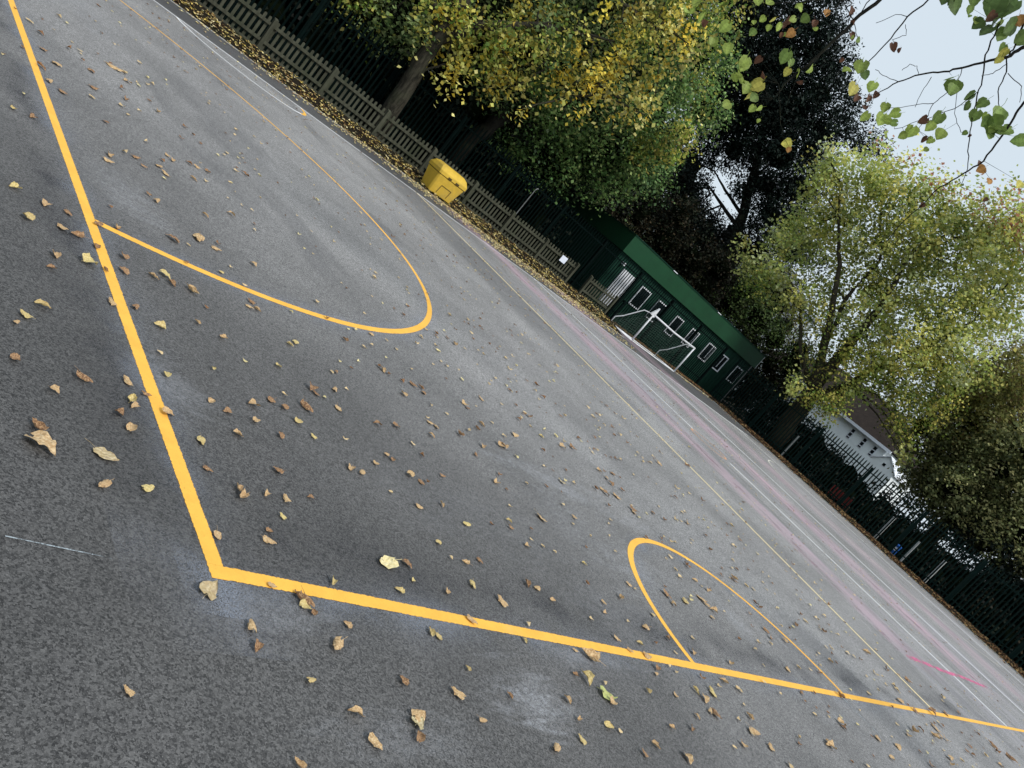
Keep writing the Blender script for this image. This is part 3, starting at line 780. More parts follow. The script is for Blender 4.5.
def paint(name, c, wear=.1, under=(.1,.1,.105), wscale=6, alpha=False):
    m = bpy.data.materials.new(name); t = NT(m)
    co = t.n('ShaderNodeTexCoord').outputs['Object']
    n1 = t.noise(co, wscale, 6, .75); n2 = t.noise(co, 120, 3, .7)
    k = t.math('ADD', t.math('MULTIPLY', n1, .65), t.math('MULTIPLY', n2, .35))
    worn = t.ramp(k, .76-.6*wear, .63-.6*wear)     # 1 where paint is intact
    e = t.n('ShaderNodeAttribute', attribute_name='edge').outputs['Fac']
    n3 = t.noise(co, 75, 4, .75)
    worn = t.math('MULTIPLY', worn, t.ramp(t.math('ADD', e, t.math('MULTIPLY', t.math('SUBTRACT', n3, .5), .55)), .04, .12))
    pit = t.ramp(t.noise(co, 190, 2, .7), .69, .74)
    worn = t.math('MULTIPLY', worn, t.math('SUBTRACT', 1, t.math('MULTIPLY', pit, .7)))
    cc = t.mix(t.ramp(n1, .3, .7), [x*.86 for x in c], c)
    cc = t.mix(t.math('MULTIPLY', t.ramp(t.noise(co, .9, 5, .7), .55, .75), .22), cc, (.55,.5,.42))
    cc = t.mix(t.math('MULTIPLY', t.ramp(n2, .55, .75), .25), cc, [x*.6 for x in c])
    p = t.n('ShaderNodeBsdfPrincipled', {'Base Color': cc, 'Roughness': .75, 'Specular IOR Level': .2})
    b = t.n('ShaderNodeBump', {'Strength': .35, 'Distance': .003, 'Height': n2}); t.L.new(b.outputs[0], p.inputs['Normal'])
    tr = t.n('ShaderNodeBsdfTransparent')
    mx = t.n('ShaderNodeMixShader', {0: worn, 1: tr.outputs[0], 2: p.outputs[0]})
    t.out(mx.outputs[0]); return m

def spray(name, c, amount=.5):
    """dust and overspray beside a line; fades to nothing at the strip's edge (attribute 'edge')"""
    m = bpy.data.materials.new(name); t = NT(m)
    co = t.n('ShaderNodeTexCoord').outputs['Object']
    e = t.n('ShaderNodeAttribute', attribute_name='edge').outputs['Fac']
    n1 = t.noise(co, 1.6, 5, .6); n2 = t.noise(co, 210, 2, .7)
    k = t.math('MULTIPLY', t.ramp(n1, .34, .80), t.ramp(n2, .40, .60))
    k = t.math('MULTIPLY', t.math('MULTIPLY', k, t.math('POWER', e, 1.5)), amount)
    p = t.n('ShaderNodeBsdfDiffuse', {'Color': (*c, 1)})
    tr = t.n('ShaderNodeBsdfTransparent')
    mx = t.n('ShaderNodeMixShader', {0: k, 1: tr.outputs[0], 2: p.outputs[0]})
    t.out(mx.outputs[0]); return m

def soil():
    m = bpy.data.materials.new('soil'); t = NT(m)
    co = t.n('ShaderNodeTexCoord').outputs['Object']
    a = t.noise(co, 1.3, 6, .7); b = t.noise(co, 22, 5, .7)
    c = t.mix(t.ramp(b, .35, .7), (.008,.007,.005), (.03,.022,.013))
    c = t.mix(t.math('MULTIPLY', t.ramp(a, .5, .65), .7), c, (.02,.032,.012))
    bm = t.n('ShaderNodeBump', {'Strength': .8, 'Distance': .03, 'Height': b}).outputs[0]
    p = t.n('ShaderNodeBsdfPrincipled', {'Base Color': c, 'Roughness': .95, 'Normal': bm, 'Specular IOR Level': .1})
    t.out(p.outputs[0]); return m

def bark(name, c1, c2):
    m = bpy.data.materials.new(name); t = NT(m)
    co = t.n('ShaderNodeTexCoord').outputs['Object']
    mp = t.n('ShaderNodeMapping', {'Vector': co, 'Scale': (1,1,.22)}).outputs[0]
    a = t.noise(mp, 14, 6, .75, .6); b = t.noise(co, 1.5, 4)
    c = t.mix(t.ramp(a, .35, .65), c1, c2)
    c = t.mix(t.math('MULTIPLY', t.ramp(b, .5, .7), .5), c, (.045,.055,.028))
    bm = t.n('ShaderNodeBump', {'Strength': .9, 'Distance': .03, 'Height': a}).outputs[0]
    p = t.n('ShaderNodeBsdfPrincipled', {'Base Color': c, 'Roughness': .9, 'Normal': bm, 'Specular IOR Level': .15})
    t.out(p.outputs[0]); return m

def tiles(name, c1, c2):
    m = bpy.data.materials.new(name); t = NT(m)
    co = t.n('ShaderNodeTexCoord').outputs['Object']
    mp = t.n('ShaderNodeMapping', {'Vector': co, 'Rotation': (0,PI/2,PI/2)}).outputs[0]
    br = t.n('ShaderNodeTexBrick', {'Vector': co, 'Color1': (*c1,1), 'Color2': (*c2,1), 'Mortar': (c1[0]*.4,c1[1]*.4,c1[2]*.4,1), 'Scale': 4.0, 'Mortar Size': .03})
    nz = t.noise(co, 3, 5)
    c = t.mix(t.ramp(nz, .3, .7), br.outputs[0], [x*.7 for x in c1])
    p = t.n('ShaderNodeBsdfPrincipled', {'Base Color': c, 'Roughness': .95, 'Specular IOR Level': .1})
    t.out(p.outputs[0]); return m

M = {}
M['asphalt'] = asphalt()
M['yellow'] = paint('yellow_line_paint', (.93,.50,.085), .02)
M['yellow_old'] = paint('old_yellow_paint', (.90,.74,.40), .10)
M['white_old'] = paint('old_white_paint', (.86,.88,.90), .10)
M['cream_old'] = paint('old_cream_paint', (.78,.75,.66), .12)
M['orange_old'] = paint('orange_paint', (.68,.36,.20), .2)
M['pink_chalk'] = paint('pink_chalk', (.74,.18,.34), .3, wscale=3)
M['pink_faint'] = paint('faint_pink_chalk', (.42,.28,.34), .42, wscale=2)
M['white_chalk'] = paint('white_chalk', (.42,.48,.52), .36, wscale=3)
M['spray'] = spray('line_overspray', (.33,.35,.40), .5)
M['spray_near'] = spray('line_overspray_near', (.36,.40,.48), .8)
M['spray_dark'] = spray('line_primer', (.028,.031,.042), .85)
M['soil'] = soil()
M['concrete'] = simple('edging_concrete', (.36,.36,.34), .9, .3, 9, .2, bump=.3)
M['picket'] = simple('weathered_picket_timber', (.058,.060,.043), .9, .4, 10, .15, bump=.4, grain=(1,1,.2), dirt=(.03,.04,.02,.6))
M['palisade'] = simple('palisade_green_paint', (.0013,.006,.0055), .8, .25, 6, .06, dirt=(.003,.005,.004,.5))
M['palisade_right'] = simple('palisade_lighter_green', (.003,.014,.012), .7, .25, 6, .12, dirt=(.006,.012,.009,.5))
M['bin'] = simple('grit_bin_yellow_plastic', (.60,.40,.05), .6, .12, 3, .25, dirt=(.30,.22,.09,.6))
M['bin_dark'] = simple('grit_bin_dark_seam', (.07,.05,.015), .8, .2)
M['cabin'] = simple('cabin_green_cladding', (.008,.038,.025), .75, .15, 2, .12, dirt=(.003,.013,.009,.5))
M['fascia'] = simple('cabin_fascia_green', (.013,.058,.027), .6, .12, .8, .15, dirt=(.012,.034,.02,.5))
M['white_frame'] = simple('white_frame_paint', (.72,.75,.80), .5, .05, 5)
M['white_metal'] = simple('white_goal_paint', (.74,.76,.80), .45, .1, 7, .4, dirt=(.25,.24,.22,.4))
M['net'] = simple('goal_net_cord', (.07,.11,.09), .8, .2)
M['glass'] = simple('dark_window_glass', (.008,.012,.014), .12, .2, 2, .5)
M['grey_metal'] = simple('grey_post_paint', (.16,.17,.17), .6, .2, 5)
M['grey_light'] = simple('pale_post_paint', (.40,.42,.42), .6, .2, 5)
M['paper'] = simple('white_notice', (.72,.78,.9), .6, .04, 8)
M['blue'] = simple('blue_plastic', (.02,.11,.42), .5, .1, 3)
M['red'] = simple('red_bench_paint', (.16,.018,.016), .6, .25, 6)
M['brown_wood'] = simple('brown_wood', (.06,.035,.02), .8, .3, 6)
M['render_white'] = simple('white_render', (.84,.89,.90), .8, .05, 1.5)
M['render_grey'] = simple('grey_render', (.36,.40,.42), .8, .1, 1.5)
M['tiles'] = tiles('brown_roof_tiles', (.032,.025,.022), (.048,.037,.030))
M['slates'] = tiles('grey_slates', (.2,.22,.24), (.3,.32,.34))
M['bark'] = bark('lime_bark', (.012,.011,.008), (.05,.046,.034))
M['bark_dark'] = bark('dark_bark', (.005,.005,.004), (.018,.017,.013))
M['bark_mid'] = bark('maple_bark', (.02,.018,.012), (.06,.052,.035))
M['foliage'] = leaf_mat('foliage', .42)
M['foliage_dark'] = leaf_mat('foliage_dark', .12, .6, spec=.15)
M['litter'] = leaf_mat('leaf_litter', .1, .8, spec=.1)
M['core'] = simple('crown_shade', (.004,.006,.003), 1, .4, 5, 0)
LM = {
 't': leaf_mat('fallen_leaf_tan', .08, .75, ((.42,.26,.12),(.72,.55,.32),9)),
 'b': leaf_mat('fallen_leaf_brown', .08, .7, ((.15,.07,.035),(.50,.32,.17),9)),
 'y': leaf_mat('fallen_leaf_yellow', .1, .65, ((.52,.40,.14),(.76,.64,.32),8)),
 'T': leaf_mat('fallen_leaf_light_tan', .08, .7, ((.42,.27,.13),(.72,.56,.34),7)),
 'P': leaf_mat('fallen_leaf_cream', .08, .65, ((.72,.60,.30),(.86,.77,.48),7)),
 'Y': leaf_mat('fallen_leaf_olive_cream', .08, .7, ((.42,.34,.17),(.74,.66,.44),6)),
 'g': leaf_mat('fallen_leaf_green', .1, .6, ((.42,.52,.14),(.60,.60,.28),22)),
}

# ------------------------------------------------------------------ camera, world, sun
RT = Vector((0.5979922710577413,-0.4909920835254512,0.6335077092431797))
UP = Vector((-0.33212463050275154,0.5675510489234256,0.7533784153261428))
FW = Vector((0.7294508027061287,0.660917983399798,-0.17632057636625592))
cam = bpy.data.cameras.new('camera'); camo = bpy.data.objects.new('camera', cam); col.objects.link(camo)
camo.matrix_world = Matrix(((RT.x,UP.x,-FW.x,-1.6112),(RT.y,UP.y,-FW.y,-1.9155),(RT.z,UP.z,-FW.z,1.54),(0,0,0,1)))
cam.sensor_width = 36; cam.lens = 838.575/1024*36; cam.clip_start = .05; cam.clip_end = 3000
scene.camera = camo
scene.cycles.transparent_max_bounces = 32
scene.view_settings.view_transform = 'Standard'; scene.view_settings.look = 'None'
scene.view_settings.exposure = 0; scene.view_settings.gamma = 1
SUN_EL, SUN_AZ = math.radians(48), Vector((.15,-.9))
w = bpy.data.worlds.new('World'); scene.world = w; w.use_nodes = True
t = w.node_tree; t.nodes.clear()
sky = t.nodes.new('ShaderNodeTexSky'); sky.sky_type = 'NISHITA'; sky.sun_disc = False
sky.sun_elevation = SUN_EL; sky.sun_rotation = math.atan2(SUN_AZ.x, SUN_AZ.y); sky.air_density = 1.2; sky.dust_density = 3; sky.altitude = 60
tc = t.nodes.new('ShaderNodeTexCoord'); nz = t.nodes.new('ShaderNodeTexNoise'); nz.inputs['Scale'].default_value = 1.6; nz.inputs['Detail'].default_value = 5
t.links.new(tc.outputs['Generated'], nz.inputs['Vector'])
mc = t.nodes.new('ShaderNodeMix'); mc.data_type = 'RGBA'; mc.inputs[6].default_value = (7.0,8.3,9.3,1); mc.inputs[7].default_value = (8.2,8.95,9.6,1)
t.links.new(nz.outputs['Fac'], mc.inputs[0])
mx = t.nodes.new('ShaderNodeMix'); mx.data_type = 'RGBA'; mx.inputs[0].default_value = .86
t.links.new(sky.outputs[0], mx.inputs[6]); t.links.new(mc.outputs[2], mx.inputs[7])
bg = t.nodes.new('ShaderNodeBackground'); bg.inputs[1].default_value = .1
t.links.new(mx.outputs[2], bg.inputs[0]); wo = t.nodes.new('ShaderNodeOutputWorld'); t.links.new(bg.outputs[0], wo.inputs[0])
sun = bpy.data.lights.new('sun', 'SUN'); sun.energy = 2.7; sun.angle = math.radians(14); sun.color = (1,.96,.9)
suno = bpy.data.objects.new('sun', sun); col.objects.link(suno); suno.location = (0,-20,30)
d = Vector((SUN_AZ.x, SUN_AZ.y, 0)).normalized()*math.cos(SUN_EL) + Vector((0,0,math.sin(SUN_EL)))
suno.rotation_euler = (-d).to_track_quat('-Z','Y').to_euler()

# ------------------------------------------------------------------ ground and markings
def sheet(name, x0, x1, y0, y1, z, mat, kind='structure'):
    o = raw_mesh(name, [(x0,y0,z),(x1,y0,z),(x1,y1,z),(x0,y1,z)], [(0,1,2,3)], mat); return tag(o, kind=kind)
o = sheet('ground', -300, 500, -300, 500, -.03, M['soil'])
o = sheet('playground_asphalt', -40, 32.3, -40, 17.3, 0, M['asphalt'])
o = sheet('playground_asphalt', 22.7, 32.3, 17.3, 18.9, 0, M['asphalt'])
mb = MB(); mb.box(32.3,32.37,-30,18.6,-.03,.03); mb.box(22.7,32.3,18.9,18.96,-.03,.025); mb.box(-10,22.65,17.3,17.35,-.03,.015)
tag(mb.build('concrete_edging', M['concrete']), kind='structure')
# leaf-covered bank that rises to the foot of the fences
def bank(name, prof, a, b, axis, n=120):
    V = []; F = []
    for i in range(n+1):
        s = a+(b-a)*i/n
        for j, (u, z) in enumerate(prof):
            zz = z + (random.uniform(-.015,.015) if 0 < j < len(prof)-1 else 0)
            V.append((s, u, zz) if axis == 'x' else (u, s, zz))
    k = len(prof)
    for i in range(n):
        for j in range(k-1):
            q = (i*k+j, (i+1)*k+j, (i+1)*k+j+1, i*k+j+1); F.append(q if axis == 'x' else q[::-1])
    return tag(raw_mesh(name, V, F, M['soil'], smooth=True), kind='structure')
bank('verge', [(17.35,-.01),(17.7,.06),(18.2,.13),(18.9,.2),(19.8,.2),(20.6,.1),(24,.06),(60,.05)], -10, 22.7, 'x')
bank('verge', [(18.96,-.01),(19.3,.05),(19.9,.08),(20.6,.06)], 22.7, 36.5, 'x', 60)
bank('verge', [(32.37,-.01),(32.8,.05),(33.4,.1),(34,.12),(35,.1),(42,.05)], -28, 19.2, 'y')

def strip_line(name, p0, p1, wd, mat, z, edge=False, jit=0.0, n=None):
    p0 = Vector(p0); p1 = Vector(p1); d = (p1-p0); L = d.length; d.normalize(); s = Vector((-d.y, d.x))
    pts = []; n = n or max(2, int(L/.25))
    path = [p0 + d*L*i/n + s*(math.sin(i*.21)*.5+random.uniform(-.5,.5))*jit for i in range(n+1)]
    return strip_path(name, path, wd, mat, z, edge)
def strip_path(name, path, wd, mat, z, edge=False):
    V = []; F = []; E = []
    n = len(path)
    for i, p in enumerate(path):
        a = path[max(0, i-1)]; b = path[min(n-1, i+1)]; d = (b-a).normalized(); s = Vector((-d.y, d.x))
        rows = (-1,0,1) if edge else (-1,1)
        for r in rows:
            q = p + s*wd/2*r; V.append((q.x, q.y, z)); E.append(1-abs(r) if edge else 1)
    k = 3 if edge else 2
    for i in range(n-1):
        for j in range(k-1):
            F.append((i*k+j+1, i*k+j, (i+1)*k+j, (i+1)*k+j+1))
    o = raw_mesh(name, V, F, mat)
    if edge:
        a = o.data.attributes.new('edge', 'FLOAT', 'POINT'); a.data.foreach_set('value', E)
    return tag(o, kind='structure')
def arc_path(cx, cy, r, a0, a1, n=96): return [Vector((cx+r*math.cos(a0+(a1-a0)*i/n), cy+r*math.sin(a0+(a1-a0)*i/n))) for i in range(n+1)]
LW = .068
V2 = Vector
# overspray and primer halos, then the lines above them
strip_line('line_overspray', (.0,-.35), (.0,15.3), .62, M['spray'], .0003, True)
strip_line('line_overspray', (-.35,0), (30,0), .62, M['spray'], .0004, True)
strip_path('line_overspray', arc_path(.0,7.5,4.89,-PI/2,PI/2), .62, M['spray'], .0005, True)
strip_line('line_primer', (-.17,.3), (-.17,8), .5, M['spray_dark'], .0007, True)
strip_line('line_primer', (.3,.24), (14,.24), .6, M['spray_dark'], .0008, True)
strip_line('line_overspray', (-.02,-.2), (-.02,9), .30, M['spray_near'], .0011, True)
strip_line('line_overspray', (-.15,-.02), (9,-.02), .30, M['spray_near'], .0012, True)
strip_path('line_overspray', arc_path(.0,7.5,4.89,-PI/2,PI/2), .30, M['spray_near'], .0013, True)
strip_path('line_overspray', arc_path(5.05,0,1.46,PI,0), .34, M['spray_near'], .0014, True)
# one mitred goal line + side line
h = LW/2
strip_line('court_line', (0,-h), (0,15.25), LW, M['yellow'], .0018, True)
strip_line('court_line', (-h*.9,0), (30.5,0), LW, M['yellow'], .0020, True)
strip_path('court_line', arc_path(.0,7.5,4.89,-PI/2+.006,PI/2-.006), LW, M['yellow'], .0018, True)
strip_path('court_line', arc_path(5.05,0,1.52,PI-.02,.02), LW*.95, M['yellow'], .0018, True)
strip_line('court_line', (10.17,.04), (10.17,15.2), .07, M['yellow_old'], .0018, True)
strip_line('court_line', (0,15.12), (24,15.12), .085, M['white_old'], .0018, True)
strip_line('court_line', (24,15.12), (30,14.9), .12, M['white_old'], .0018, True)
strip_line('court_line', (15.42,.04), (15.42,7.0), .09, M['white_old'], .0018, True)
strip_line('court_line', (15.3,8.2), (15.0,15.1), .09, M['white_old'], .0018, True)
strip_path('court_line', arc_path(15.25,7.62,.5,0,2*PI,40), .06, M['orange_old'], .0018, True)
strip_line('court_line', (20.5,.04), (20.9,15.1), .12, M['white_old'], .0018, True)
strip_line('court_line', (29.4,-2), (28.9,14.9), .14, M['white_old'], .0018, True)
strip_path('court_line', arc_path(5.15,15.1,1.45,PI,2*PI,60), .07, M['white_old'], .0023, True)
strip_path('court_line', arc_path(5.15,15.1,1.45,2*PI-.75,2*PI-.05,20), .075, M['yellow'], .0028, True)
strip_path('court_line', arc_path(28.9,7.5,4.89,PI*1.45,PI*.55,60), .05, M['cream_old'], .0023, True)
strip_line('chalk_mark', (12.45,1.15), (18.7,1.14), .10, M['pink_chalk'], .0033, True, jit=.03, n=60)
strip_line('chalk_mark', (17.6,1.2), (19.6,1.06), .05, M['white_chalk'], .0038, True, jit=.02)
strip_line('chalk_mark', (12.4,1.1), (12.75,.06), .05, M['white_chalk'], .0033, True, jit=.02)
strip_line('chalk_mark', (12.3,1.2), (13.7,9), .30, M['pink_faint'], .0013, True, jit=.05)
strip_line('chalk_mark', (13.7,9), (12.4,14), .26, M['pink_faint'], .0013, True, jit=.06)
strip_line('chalk_mark', (18.1,1.2), (18.0,13), .34, M['pink_faint'], .0013, True, jit=.05)
strip_line('chalk_mark', (-.665,-.027), (-.42,-.033), .005, M['white_chalk'], .0033, True, jit=.002)
strip_line('chalk_mark', (-.42,-.033), (-.36,-.036), .002, M['white_chalk'], .0033, True, jit=.003)
strip_line('chalk_mark', (6.42,-.03), (6.52,-.42), .02, M['white_chalk'], .0033, True, jit=.005)
strip_line('chalk_mark', (5.5,.05), (5.54,.36), .010, M['white_chalk'], .0033, True, jit=.005)
# ------------------------------------------------------------------ fallen leaves
def leaf_geo(r, curl=None, fold=None, NL=9, NW=7, stem=True, fresh=False):
    """heart-shaped lime leaf of length 1 along +x, lying near z=0"""
    lob = r.uniform(.0,.12); asym = r.uniform(-.12,.12); wmax = r.uniform(.40,.52)
    cx = curl if curl is not None else r.choice((-1,1,1))*r.uniform(1.5,4.2)     # bend across the midrib
    cl = r.uniform(-1.2,2.2) if not fresh else r.uniform(-.4,.5)
    fd = fold if fold is not None else r.uniform(0,.35)
    tw = r.uniform(-.5,.5)
    V = []; F = []
    for i in range(NL):
        tt = i/(NL-1)
        w_ = wmax*(math.sin(PI*min(1, tt**.62*.97+.03))**.8)*(1 if tt < .75 else 1)
        if i == 0: w_ = .10
        if i == NL-1: w_ = .004
        for j in range(NW):
            v = -1+2*j/(NW-1)
            ww = w_*(1+asym*(1 if v > 0 else -1))
            x = tt - lob*abs(v)**2*(1-tt)*2.2 if tt < .35 else tt
            jag = 1+.05*math.sin(i*2.7+j*9)*(abs(v) > .9)
            s = v*ww*jag
            R = cx*(.6+.8*tt)
            if abs(R) > .05: y = math.sin(s*R)/R; z = (1-math.cos(s*R))/R
            else: y = s; z = 0
            z += fd*abs(s) + cl*.28*(tt-.45)**2*2
            a = tw*(tt-.5); y, z = y*math.cos(a)-z*math.sin(a), y*math.sin(a)+z*math.cos(a)
            cr = 0 if fresh else 1; z += r.uniform(-.012,.012)+cr*(.05*math.sin(i*1.9+j*1.3+tw*9)*abs(v)+r.uniform(-.025,.025)); y += r.uniform(-.008,.008)*(1+cr*3); x += cr*r.uniform(-.03,.03)*(1+abs(v))
            V.append([x-.5, y, z])
    for i in range(NL-1):
        for j in range(NW-1):
            a = i*NW+j; F.append((a, a+NW, a+NW+1, a+1))
    mid = NW//2
    if stem:
        b = V[mid]; e = [b[0]-r.uniform(.3,.6), b[1]+r.uniform(-.2,.2), b[2]+r.uniform(0,.12)]
        m_ = [(b[0]+e[0])/2, (b[1]+e[1])/2+r.uniform(-.05,.05), (b[2]+e[2])/2]
        n0 = len(V)
        for p, rad in ((b,.016),(m_,.012),(e,.014)):
            for k in range(3):
                an = 2*PI*k/3; V.append([p[0], p[1]+rad*math.cos(an), p[2]+rad*math.sin(an)])
        for s_ in range(2):
            for k in range(3):
                a = n0+s_*3+k; b2 = n0+s_*3+(k+1) % 3; F.append((a, b2, b2+3, a+3))
    zs = min(v[2] for v in V)
    for v in V: v[2] -= zs
    return np.array(V), F
rr = random.Random(5)
variants = []
for k in range(22):
    V, F = leaf_geo(rr, curl=None if k > 3 else rr.uniform(-.7,.9), fold=None if k > 3 else rr.uniform(0,.15), stem=(k % 2 == 0))
    me = bpy.data.meshes.new('fallen_leaf'); me.from_pydata([tuple(v) for v in V], [], F); me.update()
    me.materials.append(LM['t'])
    variants.append(me)
CAM = Vector((-1.6112,-1.9155,1.54))
LV = []
for e in LEAVES:
    x, y, s, c = e[:4]; dist = (Vector((x,y,0))-CAM).length
    LV.append((s/dist, x, y, s, c, e[4] if len(e) > 4 else None))
LV.sort(key=lambda a: (a[5] is None, -a[0]))
CN = {'t':'tan','b':'brown','y':'yellow','T':'light tan','P':'cream','Y':'olive cream','g':'green'}
rest = []
for i, (q, x, y, s, c, lab) in enumerate(LV):
    if i >= 300: rest.append((x, y, s, c)); continue
    flat = c in 'PTYg'
    me = variants[rr.randrange(4) if flat else rr.randrange(2,22)]
    if c == 'P': me = variants[0]
    o = bpy.data.objects.new('fallen_leaf', me); col.objects.link(o)
    o.location = (x, y, .007); o.rotation_euler = (rr.uniform(-.12,.12), rr.uniform(-.12,.12), rr.uniform(0, 2*PI))
    sc = s*(.92 if s > .08 else 1.02); o.scale = (sc, sc*rr.uniform(.8,1.05), sc*rr.uniform(.7,1.0))
    o.material_slots[0].link = 'OBJECT'; o.material_slots[0].material = LM[c]
    if lab: tag(o, lab, 'fallen leaf', 'autumn leaves scattered over the playground')
    else:
        base = {'t':'dry tan','b':'dark brown curled','y':'pale yellow','T':'dry tan','Y':'pale yellow','P':'pale yellow','g':'pale yellow'}[c]
        tag(o, base+' lime leaf lying loose on the grey tarmac', 'fallen leaf', base+' leaves scattered over the playground')
# the many smaller far leaves: one scatter
vdat = [leaf_geo(rr, NL=5, NW=3, stem=False) for k in range(8)]
def scatter(name, items, mat, parent=None):
    """items: (x,y,z,size,(r,g,b)); one mesh of small curled leaves"""
    Vs = []; Fs = []; Cs = []; n = 0
    for (x, y, z, s, c) in items:
        V, F = vdat[rr.randrange(8)]
        a = rr.uniform(0, 2*PI); ca, sa = math.cos(a), math.sin(a)
        W = V*s; P = np.stack([W[:,0]*ca-W[:,1]*sa+x, W[:,0]*sa+W[:,1]*ca+y, W[:,2]*rr.uniform(.5,1.1)+z], 1)
        f = np.array(F)+n; n += len(V); Vs.append(P); Fs.append(f)
        k = rr.uniform(.7,1.1); Cs.append(np.tile(np.array(c)*k, (len(F),1)))
    return raw_mesh(name, np.concatenate(Vs), np.concatenate(Fs), mat, parent, cols=np.concatenate(Cs))
PC = {'t':(.66,.50,.28),'b':(.26,.14,.07),'y':(.80,.68,.34),'T':(.58,.42,.2),'Y':(.6,.5,.25),'P':(.8,.7,.35),'g':(.5,.55,.2)}
items = [(x,y,.008,s*1.0,PC[c]) for x,y,s,c in rest]
for k in range(820):
    while True:
        x = rr.uniform(-2,31); y = rr.uniform(-4,16.9)
        if x > 11 and rr.random() < .72: continue
        if x < 3.2 and y < 4.5 and y > -1.2: continue
        if math.hypot(x+1.6, y+1.9) < 4.2: continue
        break
    items.append((x,y,.008,rr.uniform(.025,.06),PC[rr.choice('tttbby')]))
for k in range(1700):
    x = rr.triangular(6,22.2,18); y = 17.35-rr.random()**1.6*2.0*min(1,(x-4)/9)
    items.append((x,y,.01,rr.uniform(.05,.085),PC[rr.choice('ttyyybP')]))
for k in range(1250):
    x = rr.uniform(1.5,20); y = rr.uniform(-1.5,15)
    if math.hypot(x+1.6, y+1.9) > 6: items.append((x,y,.008,rr.uniform(.025,.045),PC[rr.choice('ttbby')]))
# looser leaves swept along the foot of the bank
for k in range(500):
    x = rr.uniform(0,22); y = 17.3-abs(rr.gauss(0,.55))
    items.append((x,y,.01,rr.uniform(.05,.09),PC[rr.choice('ttyyb')]))
for k in range(260):
    x = 32.2-abs(rr.gauss(0,.35)); y = rr.uniform(-6,18)
    items.append((x,y,.01,rr.uniform(.05,.09),PC[rr.choice('ttbbb')]))
for k in range(260):
    x = rr.uniform(23,32); y = 18.8-abs(rr.gauss(0,.25))
    items.append((x,y,.01,rr.uniform(.05,.09),PC[rr.choice('ttyyb')]))
tag(scatter('fallen_leaves', items, M['litter']), 'small autumn leaves strewn far across the grey playground', 'fallen leaves', kind='stuff')
def bz(y): return float(np.interp(y, [17.35,17.7,18.2,18.9], [0,.06,.13,.2]))
items = []
PY = [(.74,.60,.22),(.70,.54,.22),(.60,.46,.22),(.34,.20,.08),(.80,.70,.40),(.74,.56,.14),(.16,.09,.04)]
PB = [(.15,.07,.035),(.22,.12,.06),(.33,.20,.09),(.10,.05,.03),(.40,.29,.14)]
for k in range(3300):
    x = rr.uniform(-.5,22.3); u = rr.random()**.8*1.5
    if x > 12.3 and x < 13.6 and u > 1.15: continue
    y = 17.3+u
    if u > .75 and rr.random() < .45: continue
    items.append((x, y, bz(y)+rr.uniform(.0,.035), rr.uniform(.055,.10), rr.choice(PY)))
tag(scatter('leaf_drift', items, M['litter']), 'drift of yellow and brown leaves along the foot of the picket fence', 'leaf drift', kind='stuff')
items = []
for k in range(3800):
    y = rr.uniform(-8,18.8); x = 32.4+rr.random()**.8*1.5
    items.append((x, y, float(np.interp(x,[32.37,32.8,33.4,34],[0,.05,.1,.12]))+rr.uniform(0,.03), rr.uniform(.06,.11), rr.choice(PB)))
for k in range(1600):
    x = rr.uniform(23.2,33.2); y = 19.0+rr.random()*.9
    items.append((x, y, .03+rr.uniform(0,.04), rr.uniform(.06,.11), rr.choice(PB)))
tag(scatter('leaf_drift', items, M['litter']), 'drift of dark brown leaves under the green metal fence', 'leaf drift', kind='stuff')

# ------------------------------------------------------------------ picket fences
def picket(name, x0, nbay, bay, y, z0, label, sp=.149):
    t_ = empty(name, (x0, y, z0), 0, label, 'fence')
    for b in range(nbay+1):
        mb = MB(); x = b*bay; jt = rr.uniform(-.01,.01)
        mb.quadbox([(x-.05,-.05,-.25),(x+.05,-.05,-.25),(x+.05,.05,-.25),(x-.05,.05,-.25),(x-.05+jt,-.05,.80),(x+.05+jt,-.05,.80),(x+.05+jt,.05,.83),(x-.05+jt,.05,.83)])
        mb.build('post', M['picket'], t_, bevel=.006)
    for b in range(nbay):
        mb = MB(); xs = b*bay+.052; n = int((bay-.1)/sp); st = (bay-.1)/n
        for k in range(n):
            x = xs+(k+.5)*st; hw = .037; zt = .79+rr.uniform(-.012,.012); tl = rr.uniform(-.006,.006); zb = .04
            y0, y1 = .052, .072
            pts = [(x-hw,zb),(x+hw,zb),(x+hw+tl,zt-.03),(x+hw*.62+tl,zt-.006),(x+tl,zt),(x-hw*.62+tl,zt-.006),(x-hw+tl,zt-.03)]
            n0 = len(mb.v); mb.v += [(a,y0,c) for a,c in pts]+[(a,y1,c) for a,c in pts]; K = len(pts)
            mb.f.append(tuple(n0+i for i in range(K))); mb.f.append(tuple(n0+K+i for i in reversed(range(K))))
            for i in range(K): mb.f.append((n0+i, n0+K+i, n0+K+(i+1)%K, n0+(i+1)%K))
        mb.build('pale_panel', M['picket'], t_)
        for zz in (.17,.60):
            mb = MB(); mb.box(b*bay+.052,(b+1)*bay-.052,.0,.048,zz,zz+.075); mb.build('rail', M['picket'], t_, bevel=.004)
    mb = MB(); mb.box(.05,nbay*bay-.05,-.015,.02,-.12,.045); mb.build('gravel_board', M['picket'], t_)
    return t_
picket('picket_fence', 1.0, 10, 1.9, 18.9, .2, 'long weathered wooden picket fence behind the drift of yellow leaves')
picket('picket_fence', 20.95, 1, 1.8, 18.9, .16, 'short separate wooden picket panel between the long fence and the goal')
mb = MB(); mb.box(-.155,.155,-.004,.004,-.115,.115)
sg = mb.build('notice', M['paper']); sg.location = (19.2,18.84,.80); tag(sg, 'small blank white notice fixed near the end of the picket fence', 'notice')

